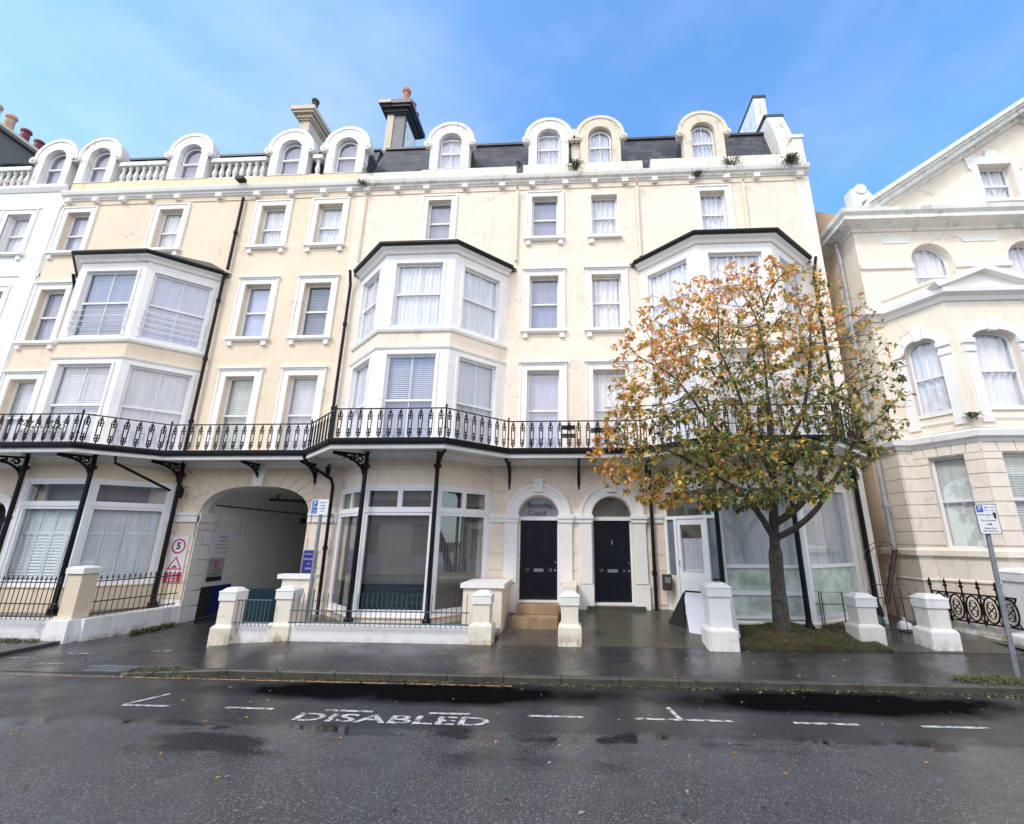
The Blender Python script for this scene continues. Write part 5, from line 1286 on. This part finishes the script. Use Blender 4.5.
b=MB(); b.prism(W,[(cx+.2*math.cos(2*PI*i/n),cz+.2*math.sin(2*PI*i/n)) for i in range(n)],[[(cx+.155*math.cos(2*PI*i/n),cz+.155*math.sin(2*PI*i/n)) for i in range(n)]],.045,.048)
b.prism(W,[(cx-.22,1.36),(cx+.22,1.36),(cx,1.72)],[[(cx-.155,1.395),(cx+.155,1.395),(cx,1.65)]],.045,.048); b.box(W,-11.11,-10.63,1.04,1.29,.045,.048); b.build('red_mark','sign_red',face)
text_mesh('5',.25,'sign_black','lettering',face,(cx,cz),W,.048,extr=.0006,bold=.008)
b=MB(); b.prism(W,[(cx-.1,1.42)]+[(cx-.07+.14*i/6,1.42+.05*math.sin(PI*i/6)) for i in range(7)]+[(cx+.1,1.42),(cx+.1,1.41),(cx-.1,1.41)],[],.045,.0475); b.build('ramp_symbol','sign_black',face)
for tx,z in (('SLOW',1.25),('RAMPS',1.17),('AHEAD',1.09)): text_mesh(tx,.085,'sign_white','lettering',face,(cx,z),W,.049,extr=.0005,bold=.001)
bs=thing('car_park_sign',(-7.15,0,1.2),'navy blue car park sign with white letters right of the archway','sign')
b=MB(); b.box(W,-7.32,-6.93,1.22,1.9,.03,.045); b.build('frame','pipe_grey',bs); b=MB(); b.box(W,-7.30,-6.95,1.25,1.88,.045,.05); face=b.build('sign_face','sign_navy',bs)
for tx,z,sz in (('ENTRANCE TO',1.79,.045),('CAR PARK',1.66,.068),('AT',1.54,.06),('REAR',1.42,.068)): text_mesh(tx,sz,'sign_white','lettering',face,(-7.125,z),W,.0505,extr=.0005)
FI=Fr((-10.6,0.6),(-10.6,3)); FI.n=Vector((1,0))
nb=thing('notice_board',(-10.58,1.2,1.7),'white private parking notice board on the wall inside the archway','sign')
b=MB(); plate(b,FI,.2,.95,1.66,2.36,.01,.03,.04); face=b.build('board','sign_white',nb)
for i,(tx,sz) in enumerate((('PRIVATE',.085),('PARKING FOR',.06),('RESIDENTS ONLY',.06),('OTHER VEHICLES',.055),('WILL BE REMOVED',.05))): text_mesh(tx,sz,'sign_black','lettering',face,(.575,2.22-i*.11),FI,.031,extr=.0005)
n2_=thing('notice_sheet',(-10.58,1.1,1.2),'grey notice with red symbol below the white board inside the archway','sign')
b=MB(); b.box(FI,.2,.8,1.0,1.62,.01,.02); face=b.build('sheet','pipe_grey',n2_)
b=MB(); b.prism(FI,[(.43,1.36),(.57,1.36),(.57,1.56),(.43,1.56)],[[(.47,1.4),(.53,1.4),(.53,1.52),(.47,1.52)]],.02,.023); b.build('red_mark','sign_red',face)
for i,tx in enumerate(('NO PARKING','AT ANY TIME')): text_mesh(tx,.07,'sign_black','lettering',face,(.5,1.28-i*.1),FI,.021,extr=.0005)
b=MB(); b.box(FI,.2,.78,.98,1.1,.021,.035); b.build('black_strip','sign_black',face)
# ------------------------------------------------------------------ things on the balcony
tb=thing('bistro_table',(1.05,-.55,ZF),'small black folding table on the balcony by the right french window','table')
b=MB(); b.box(W,.45,1.25,5.02,5.05,.3,.75); b.build('table_top','black',tb)
b=MB()
for k in (-1,1): b.tube([(.85-k*.3,-.5,ZF),(.85+k*.3,-.5,5.02)],.015,5)
b.build('leg','black',tb)
ch_=thing('folding_chair',(-.1,-.5,ZF),'black folding chair on the balcony, left of the black table','chair')
b=MB(); b.box(W,-.35,.05,4.88,4.91,.3,.7); b.build('seat','black',ch_)
b=MB(); b.box(W,-.33,.03,5.12,5.24,.27,.3); b.build('backrest','black',ch_)
for x in (-.33,.03):
    b=MB(); b.tube([(x,-.68,ZF),(x,-.28,5.24)],.014,5); b.tube([(x,-.3,ZF),(x,-.68,4.9)],.014,5); b.build('leg','black',ch_)
for i,(x,lab) in enumerate(((-14.0,'white flower pot on the left balcony, left of the other white pot'),(-13.3,'white flower pot on the left balcony, right of the other white pot'))):
    t=thing('flower_pot',(x,-1.85,ZF),lab,'plant pot'); b=MB(); b.lathe((x,-1.85,ZF),[(.12,0),(.2,.3),(.22,.32),(.22,.38),(.18,.38)],12); b.build('pot','sack_white',t)
    k=MB()
    for j in range(60):
        a=random.uniform(0,2*PI); r=random.uniform(.02,.22); z=ZF+.4+random.uniform(0,.22); x_=x+r*math.cos(a); y_=-1.85+r*math.sin(a); s_=.04
        k.add([(x_,y_,z),(x_+s_,y_+.01,z+.02),(x_+s_*.6,y_,z+s_),(x_-.01,y_,z+s_*.7)],[(0,1,2,3)])
    k.build('foliage','weed',t)
# ------------------------------------------------------------------ weeds and plants
def tuft(b,x,y,z,r,h,n,leafw=.02,droop=.3,nd=(0,0)):
    for i in range(n):
        a=random.uniform(0,2*PI); rr=r*random.random()**.5; L=h*random.uniform(.5,1.)
        x0,y0=x+rr*.3*math.cos(a),y+rr*.3*math.sin(a); dx,dy=math.cos(a)*rr+nd[0]*rr,math.sin(a)*rr+nd[1]*rr
        w=leafw*random.uniform(.6,1.2); px,py=-math.sin(a)*w,math.cos(a)*w
        m=(x0+dx*.5,y0+dy*.5,z+L*.75); e=(x0+dx,y0+dy,z+L*(1-droop*random.random()*2))
        b.add([(x0-px*.4,y0-py*.4,z),(x0+px*.4,y0+py*.4,z),(m[0]+px,m[1]+py,m[2]),(m[0]-px,m[1]-py,m[2]),e],[(0,1,2,3),(3,2,4)])
def leafcloud(b,x,y,z,rx,ry,rz,n,s):
    for i in range(n):
        v=rng.normal(size=3)*.5; c=Vector((x+v[0]*rx,y+v[1]*ry,z+v[2]*rz)); a=Vector(rng.normal(size=3)).normalized(); t=a.cross(Vector((.3,.5,.8))).normalized(); k=s*random.uniform(.5,1.3)
        b.add([c-t*k,c+a*k*.4,c+t*k,c-a*k*.4],[(0,1,2,3)])
for lab,x,y,z,r,h,n,d in (('fern hanging from the cornice between the two middle dormers',.12,-.22,14.1,.42,.35,160,1.0),
    ('dark bushy weed hanging at the right end of the cornice',7.0,-.25,13.95,.45,.4,240,.9),
    ('spiky weed on the cornice right of the right dormer',5.15,-.15,14.0,.55,.32,140,.5),
    ('small dark weed hanging under the cornice below the right dormer',4.05,-.2,13.62,.25,.2,90,1.0),
    ('tiny weed at the joint of the buff and cream cornices',-7.0,-.25,13.7,.22,.25,90,.9),
    ('dry twiggy weed on the parapet above the joint of the two houses',-7.0,-.1,14.33,.4,.25,50,.3),
    ('small weed on the parapet left of the middle dormers',-1.75,-.15,14.3,.2,.3,40,.2)):
    t=thing('cornice_weed',(x,y,z),lab,'plant','weeds growing on the cornice'); b=MB(); tuft(b,x,y,z-h*.3,r*.6,h*.7,n//2,.012,d,(0,-.3)); leafcloud(b,x,y-.02,z-.05,r*.7,.15,h*.45,int(n*1.2),.03); b.build('foliage','fern',t)
t=thing('ledge_weed',(9.4,-1.6,5.1),'small green weed on the ledge under the villa bay window','plant'); b=MB(); tuft(b,9.45,-1.55,5.05,.2,.16,60,.02,.8); b.build('foliage','fern',t)
def weeds(name,pts,n,h,mat='weed',lw=.008):
    b=MB()
    for i in range(n):
        k=random.randrange(len(pts)-1); f=random.random(); p,q=pts[k],pts[k+1]
        x=p[0]+(q[0]-p[0])*f; y=p[1]+(q[1]-p[1])*f; dn=.5+.5*math.sin(x*3.1)*math.sin(x*1.3+1)
        if random.random()>dn**1.3+.08: continue
        y+=random.gauss(0,.03); tuft(b,x,y,g(x,y)+.0,.05,h*random.uniform(.4,1.1),5,lw,.5)
    tag(b.build(name,mat),'%s growing along the edge'%name.replace('_',' '),'weeds',kind='stuff')
weeds('kerb_weeds',[(-7.5,-4.47,0),(6,-4.47,0),(12,-4.47,0)],1300,.035)
def patch(x,y,r,h,n,name='grass_patch'):
    b=MB()
    for i in range(n):
        a=random.uniform(0,2*PI); rr=r*random.random()**.6; px,py=x+rr*math.cos(a)*1.6,y+rr*math.sin(a)*.45; tuft(b,px,py,g(px,py),.07,h*random.uniform(.4,1.),4,.008,.6)
    return b
tag(patch(6.75,-4.08,.5,.08,230).build('grass_tuft','weed'),'green grass tuft round the foot of the right sign post','grass',kind='stuff')
tag(patch(-7.1,-4.3,.38,.07,150).build('grass_tuft','weed'),'green weeds on the kerb corner by the driveway','grass',kind='stuff')
b=MB()
for i in range(130):
    f=random.random(); x=-10.38+random.gauss(0,.05); y=-1.4+f*1.2; tuft(b,x,y,.01,.08,random.uniform(.04,.13),5,.012,.6)
for i in range(120): tuft(b,random.uniform(-13.6,-11.4),-2.55+random.gauss(0,.05),.05,.08,random.uniform(.04,.11),5,.012,.6)
tag(b.build('wall_weeds','weed'),'low green weeds at the foot of the left white walls','weeds',kind='stuff')
b=MB()
for i in range(4200):
    x=random.uniform(3.2,6.1); y=random.uniform(-2.36,-1.0)
    if math.sin(x*4+y*3)+math.sin(x*1.7-y*5)<random.uniform(-1.2,1.2): continue
    tuft(b,x,y,bed(x,y)-.005,.05,random.uniform(.015,.06),4,.006,.6)
tag(b.build('moss_grass','weed'),'short mossy grass under the tree','grass',kind='stuff')

# ------------------------------------------------------------------ leaves helper
def leaf_mesh(centers,dirs,ups,sizes,cols,name,parent=None,loc=None,fold=.25,kind=None):
    n=len(centers); C=np.array(centers); D=np.array(dirs); U=np.array(ups); S=np.array(sizes)[:,None]
    D/=np.linalg.norm(D,axis=1)[:,None]; Sd=np.cross(D,U); Sd/=np.linalg.norm(Sd,axis=1)[:,None]+1e-9; Nn=np.cross(Sd,D)
    p0=C; p1=C+D*S*.45+Sd*S*.27+Nn*S*fold*.35; p2=C+D*S+Nn*S*-.1; p3=C+D*S*.45-Sd*S*.27+Nn*S*fold*.35; pm=C+D*S*.5
    V=np.stack([p0,p1,p2,p3,pm],1).reshape(-1,3)
    if loc is not None: V=V-np.array(loc)
    me=bpy.data.meshes.new(name); idx=np.arange(n)[:,None]*5
    f=np.concatenate([idx+np.array([0,1,4]),idx+np.array([1,2,4]),idx+np.array([2,3,4]),idx+np.array([3,0,4])],1).reshape(-1,3)
    me.from_pydata(V.tolist(),[],f.tolist()); me.update()
    a=me.color_attributes.new('Col','FLOAT_COLOR','POINT'); cc=np.ones((n*5,4),dtype=np.float32); cc[:,:3]=np.repeat(np.array(cols),5,0); a.data.foreach_set('color',cc.ravel())
    me.materials.append(M['leaf']); o=bpy.data.objects.new(name,me); COL.objects.link(o)
    if parent is not None: o.parent=parent
    return o
PAL={'green':(.12,.16,.05),'olive':(.30,.27,.07),'yellow':(.68,.47,.09),'orange':(.80,.38,.09),'rust':(.50,.20,.10),'pink':(.72,.40,.27),'brown':(.2,.1,.04),'dark':(.05,.065,.025)}
# ------------------------------------------------------------------ tree (space colonisation)
TB=np.array([4.35,-1.75,.36])
tree=thing('tree',tuple(TB),'young street tree with orange and olive autumn leaves in front of the right bay','tree')
def inside(p):
    x,y,z=p; cx=3.75+.0*z; cy=-3.35
    if z<2.75 or z>8.05: return False
    zs=[2.75,3.2,3.9,4.8,5.8,6.6,7.3,8.05]; lo=[2.2,3.3,3.6,3.2,3.0,2.85,2.2,.6]; ro=[.3,1.6,2.6,2.9,2.9,2.5,1.8,.7]
    l=np.interp(z,zs,lo); r=np.interp(z,zs,ro); dx=(x-cx)/(l if x<cx else r); dy=(y-cy)/min(1.75,max(l,r)*.7)
    if dx*dx+dy*dy>1: return False
    if y>-2.42 and z<5.45: return False
    if y>-1.75: return False
    return True
att=[]
while len(att)<5200:
    p=np.array([rng.uniform(-.2,7.2),rng.uniform(-5.3,-1.6),rng.uniform(2.7,8.3)])
    if inside(p): att.append(p)
att=np.array(att)
nodes=[TB+np.array([0,0,-.15])]; par=[-1]
def addchain(pts,start):
    k=start
    for p in pts:
        p=np.array(p); q=nodes[k]; m=max(1,int(np.linalg.norm(p-q)/.16))
        for i in range(1,m+1): nodes.append(q+(p-q)*i/m); par.append(k if i==1 else len(nodes)-2)
        k=len(nodes)-1
    return k
trunk=addchain([(4.33,-1.85,1.2),(4.27,-2.1,2.1),(4.2,-2.35,2.55)],0)
t1=addchain([(4.12,-2.75,3.3),(4.05,-3.1,4.3),(4.0,-3.3,5.0)],trunk)
ENDS=[(t1,.105,.05)]
ENDS.append((addchain([(4.5,-2.65,2.75),(4.95,-2.9,3.35),(5.3,-3.1,4.2),(5.4,-3.3,5.2)],trunk),.085,.03))
ENDS.append((addchain([(4.5,-2.5,2.4),(4.9,-2.8,2.8),(5.2,-3.1,3.4),(5.7,-3.3,4.3)],trunk-2),.07,.025))
ENDS.append((addchain([(3.85,-2.55,2.75),(3.4,-2.9,3.15),(2.8,-3.2,3.5),(2.0,-3.4,3.9)],trunk-2),.075,.025))
ENDS.append((addchain([(3.6,-3.3,4.3),(3.3,-3.5,5.3),(3.0,-3.5,6.2)],t1-9),.06,.02))
ENDS.append((addchain([(4.6,-3.4,4.6),(4.8,-3.6,5.6),(4.9,-3.6,6.4)],t1-8),.06,.02))
ENDS.append((addchain([(3.5,-3.0,3.8),(2.6,-3.6,4.6),(2.1,-3.6,5.4)],t1-12),.055,.02))
ENDS.append((addchain([(4.0,-3.4,6.0),(3.9,-3.5,6.8)],t1),.045,.018))
nodes=list(nodes)
forced={}
def force(end,r0,r1):
    k=end; ch=[]
    while k>trunk-4: ch.append(k); k=par[k]
    for i,q in enumerate(ch): forced[q]=max(forced.get(q,0),r1+(r0-r1)*i/max(1,len(ch)-1))
for e_,a_,b_ in ENDS: force(e_,a_,b_)
alive=np.ones(len(att),bool); STEP=.12
from mathutils.kdtree import KDTree
for it in range(150):
    A=np.array(nodes); kd=KDTree(len(A))
    for i,p in enumerate(A): kd.insert(p,i)
    kd.balance(); pull={}
    for j in np.nonzero(alive)[0]:
        co,i,dist=kd.find(att[j])
        if dist<.17: alive[j]=False; continue
        if dist<1.9 and i>5: pull.setdefault(i,[]).append((att[j]-A[i])/dist)
    if not pull: break
    new=0
    for i,v in pull.items():
        d=np.sum(v,0); L=np.linalg.norm(d)
        if L<1e-6: continue
        d=d/L+rng.normal(size=3)*.16+np.array([0,0,.06]); d/=np.linalg.norm(d); p=A[i]+d*STEP
        co,q,dist=kd.find(p)
        if dist<STEP*.45: continue
        nodes.append(p); par.append(i); new+=1
    if new==0 or len(nodes)>14000: break
NN=np.array(nodes); n=len(NN); kids=[[] for _ in range(n)]
for i,p in enumerate(par):
    if p>=0: kids[p].append(i)
order=list(range(n)); rad=np.zeros(n)
rad2=np.zeros(n)
for i in reversed(range(n)):
    if not kids[i]: rad2[i]=.0042**2.3
    else: rad2[i]=sum(rad2[k] for k in kids[i])+(.0012**2.3)
rad=rad2**(1/2.3); rad=rad*(.14/rad[3])
rmin=np.percentile(rad,45)
rad=np.where(rad<.07,.003+(rad-rad.min())*.72,rad*(.8 if True else 1))
rad[:18]/=.8
for q_,v_ in forced.items(): rad[q_]=max(rad[q_]*.6,v_)
rad[:8]*=np.linspace(1.35,1.,8)
print('tree nodes',n,'rad',rad[0])
tb=MB(); started=set()
def chain(i0,first):
    pts=[NN[i0]]; rr=[min(rad[i0],rad[first]*1.15)]; k=first
    while True:
        pts.append(NN[k]); rr.append(rad[k]); ks=kids[k]
        if not ks: break
        ks=sorted(ks,key=lambda q:-rad[q])
        for o_ in ks[1:]: stack.append((k,o_))
        k=ks[0]
    return pts,rr
stack=[(0,kids[0][0])]
while stack:
    a_,b_=stack.pop(); pts,rr=chain(a_,b_)
    P=np.array(pts); 
    if len(P)>4: P[1:-1]=P[1:-1]*.5+(P[:-2]+P[2:])*.25; P[1:-1]=P[1:-1]*.5+(P[:-2]+P[2:])*.25
    big=rr[0]>.05
    tb.tube([Vector(p) for p in P],list(rr),10 if big else (6 if rr[0]>.015 else 4),cap=False)
tb.build('trunk','bark',tree,smooth=True)
# leaves on thin wood
C_=[];D_=[];U_=[];S_=[];K_=[]
def leafcolor(p):
    x,y,z=p
    warm=np.clip((z-4.9)/2.5,0,1)*.66-(.12 if z<4.3 and x>2.6 else 0)+np.clip((2.9-x)/2.,0,1)*.36
    warm+=.25*math.sin(x*2.1+1)*math.sin(z*1.9)+rng.normal()*.18
    r=rng.random()
    if warm>.62: c=('rust' if r<.25 else 'pink' if r<.42 else 'orange' if r<.8 else 'yellow')
    elif warm>.3: c=('orange' if r<.3 else 'yellow' if r<.55 else 'olive' if r<.85 else 'rust')
    elif warm>.05: c=('yellow' if r<.2 else 'olive' if r<.58 else 'green' if r<.88 else 'orange')
    else: c=('green' if r<.48 else 'olive' if r<.72 else 'dark' if r<.88 else 'yellow' if r<.97 else 'brown')
    c=np.array(PAL[c])*rng.uniform(.9,1.5)
    return c
for i in range(n):
    if rad[i]>.022 or NN[i][2]<2.5: continue
    p=NN[i]; q=NN[par[i]]; ax=(p-q)/ (np.linalg.norm(p-q)+1e-9)
    x,z=p[0],p[2]
    dens=3.6 if not kids[i] else .55
    if x>5.2: dens*=.45
    if z>5.5: dens*=.8
    if x>2.6 and 4.2<z<6.2: dens*=.72
    if z>6.6: dens*=.8
    dens*=3.0
    dens*=.45+1.1*(.5+.5*math.sin(x*2.7+p[1]*2)*math.sin(z*2.3+1+p[1]))
    if z<3.9 and x<4.6: dens*=1.5
    m=rng.poisson(dens)
    for k in range(m):
        d=rng.normal(size=3); d-=ax*d.dot(ax)*.6; d/=np.linalg.norm(d); d=d*.8+ax*.45+np.array([0,0,-.35])
        C_.append(p+(q-p)*rng.random()+d*.01); D_.append(d); U_.append(np.array([0,0,1.])+rng.normal(size=3)*.5); S_.append(rng.uniform(.06,.15)); K_.append(leafcolor(p))
print('leaves',len(C_))
cr=leaf_mesh(C_,D_,U_,S_,K_,'crown',tree,loc=TB)
# fallen leaves
C_=[];D_=[];U_=[];S_=[];K_=[]
for i in range(760):
    u=rng.random()
    if u<.2: x,y=rng.uniform(3.3,6.),rng.uniform(-2.3,-1.1)
    elif u<.42: x,y=rng.normal(4.2,1.6),rng.uniform(-4.2,-.5)
    elif u<.75: x,y=rng.uniform(-7.5,8),rng.normal(-4.5,.07)
    elif u<.9: x,y=rng.uniform(-9,7),rng.uniform(-8,-4.6)
    else: x,y=rng.uniform(-10.3,2.5),rng.uniform(-4.3,-2.5)
    if -1.7<x<.1 and y>-1.1 : continue
    z=(bed(x,y) if (3.2<x<6.15 and -2.38<y<-.95) else g(x,y))+.012
    if y<-4.44: z=.008
    a=rng.uniform(0,6.28); C_.append((x,y,z)); D_.append((math.cos(a),math.sin(a),rng.normal()*.08)); U_.append((rng.normal()*.15,rng.normal()*.15,1)); S_.append(rng.uniform(.035,.075))
    c=('orange','yellow','brown','brown','olive')[rng.integers(5)]; col=np.array(PAL[c])*rng.uniform(.6,1.2)
    if rng.random()<.22: col=np.array((.5,.48,.42))
    K_.append(col)
o=leaf_mesh(C_,D_,U_,S_,K_,'fallen_leaves'); tag(o,'scattered small fallen leaves on the pavement and in the gutter','leaves',kind='stuff')
# ------------------------------------------------------------------ houses across the street (seen only in the glass and the wet road)
OB=thing('opposite_terrace',(0,-20,0),'low cream terrace across the street, behind the viewer','house')
F=Fr((60,-20),(-60,-20))
b=MB(); ho=[]
for i in range(34):
    for z in (1.2,): ho.append(arch(2+i*3.4,1.2,z,z+1.9,0))
b.prism(F,[(0,0),(120,0),(120,10.5),(0,4.6)],ho,-.3,0); b.box(F,0,120,4.6,4.8,-.3,.3); b.build('wall','cream',OB)
b=MB(); b.prism(F,[(0,.3),(120,.3),(120,4.5),(0,4.5)],[],-.35,-.34); b.build('pane','blind_dark',OB)
b=MB(); b.add([(60,-20,4.8),(-60,-20,4.8),(-60,-24,6.8),(60,-24,6.8)],[(0,1,2,3)]); b.build('roof','slate',OB)

# ------------------------------------------------------------------ camera, light, world
cam=bpy.data.cameras.new('camera'); co=bpy.data.objects.new('camera',cam); COL.objects.link(co); scene.camera=co
cam.sensor_width=36; cam.lens=455/1024*36; cam.shift_x=-(549-512)/1024; cam.clip_end=1000; cam.clip_start=.05
Rr=Vector((0.99848068,0.05481507,0.00562430)); Dn=Vector((-0.00939585,0.26994084,-0.96283107)); Fw=Vector((-0.05429588,0.96131537,0.27004575))
mt=Matrix((( Rr.x,-Dn.x,-Fw.x),(Rr.y,-Dn.y,-Fw.y),(Rr.z,-Dn.z,-Fw.z)))
co.matrix_world=Matrix.Translation((0,-12.5,2.2)) @ mt.to_4x4()
EL,AZ=47.,-38.           # sun behind the viewer, a little to the left
s=bpy.data.lights.new('sun','SUN'); s.energy=1.5; s.angle=R(13); s.color=(1,.95,.88)
so=bpy.data.objects.new('sun',s); COL.objects.link(so)
dv=Vector((math.sin(R(AZ))*math.cos(R(EL)),-math.cos(R(AZ))*math.cos(R(EL)),math.sin(R(EL))))   # towards the sun
so.rotation_euler=dv.to_track_quat('Z','Y').to_euler()
w=bpy.data.worlds.new('World'); scene.world=w; w.use_nodes=True; N=NT(w)
bg=N.n['Background']; sky=N.new('ShaderNodeTexSky'); sky.sky_type='NISHITA'; sky.sun_disc=False
sky.sun_elevation=R(EL); sky.sun_rotation=math.atan2(dv.x,dv.y); sky.air_density=1.0; sky.dust_density=.6; sky.ozone_density=1.2; sky.altitude=0
tc=N.new('ShaderNodeTexCoord'); v=scaled(N,tc.outputs['Generated'],(1.,1.,2.6))
cl=N.noise(v,1.1,5,.5); cl2=N.noise(v,4.,6,.6)
f=N.ramp(N.math('ADD',cl,N.math('MULTIPLY',cl2,.35)),.60,.95)
sp=N.new('ShaderNodeSeparateXYZ'); N.lk(tc.outputs['Generated'],sp.inputs[0])
tint=N.mix(1.,sky.outputs[0],(.90,1.60,2.08),'MULTIPLY')
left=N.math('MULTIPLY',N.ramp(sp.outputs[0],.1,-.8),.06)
back=N.math('MULTIPLY',N.ramp(sp.outputs[1],.15,-.45),N.ramp(N.math('ADD',cl,N.math('MULTIPLY',cl2,.2)),.36,.62))   # broken white cloud added behind the viewer as soft frontal fill
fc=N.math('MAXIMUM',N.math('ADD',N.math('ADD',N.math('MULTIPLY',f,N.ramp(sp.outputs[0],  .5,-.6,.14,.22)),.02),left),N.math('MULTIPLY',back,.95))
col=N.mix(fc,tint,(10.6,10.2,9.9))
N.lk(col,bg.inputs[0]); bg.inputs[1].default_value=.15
scene.view_settings.view_transform='Standard'; scene.view_settings.look='None'; scene.view_settings.exposure=.38; scene.view_settings.gamma=1
scene.render.engine='CYCLES'; scene.cycles.max_bounces=8; scene.cycles.transparent_max_bounces=10
try: scene.cycles.use_denoising=True
except: pass
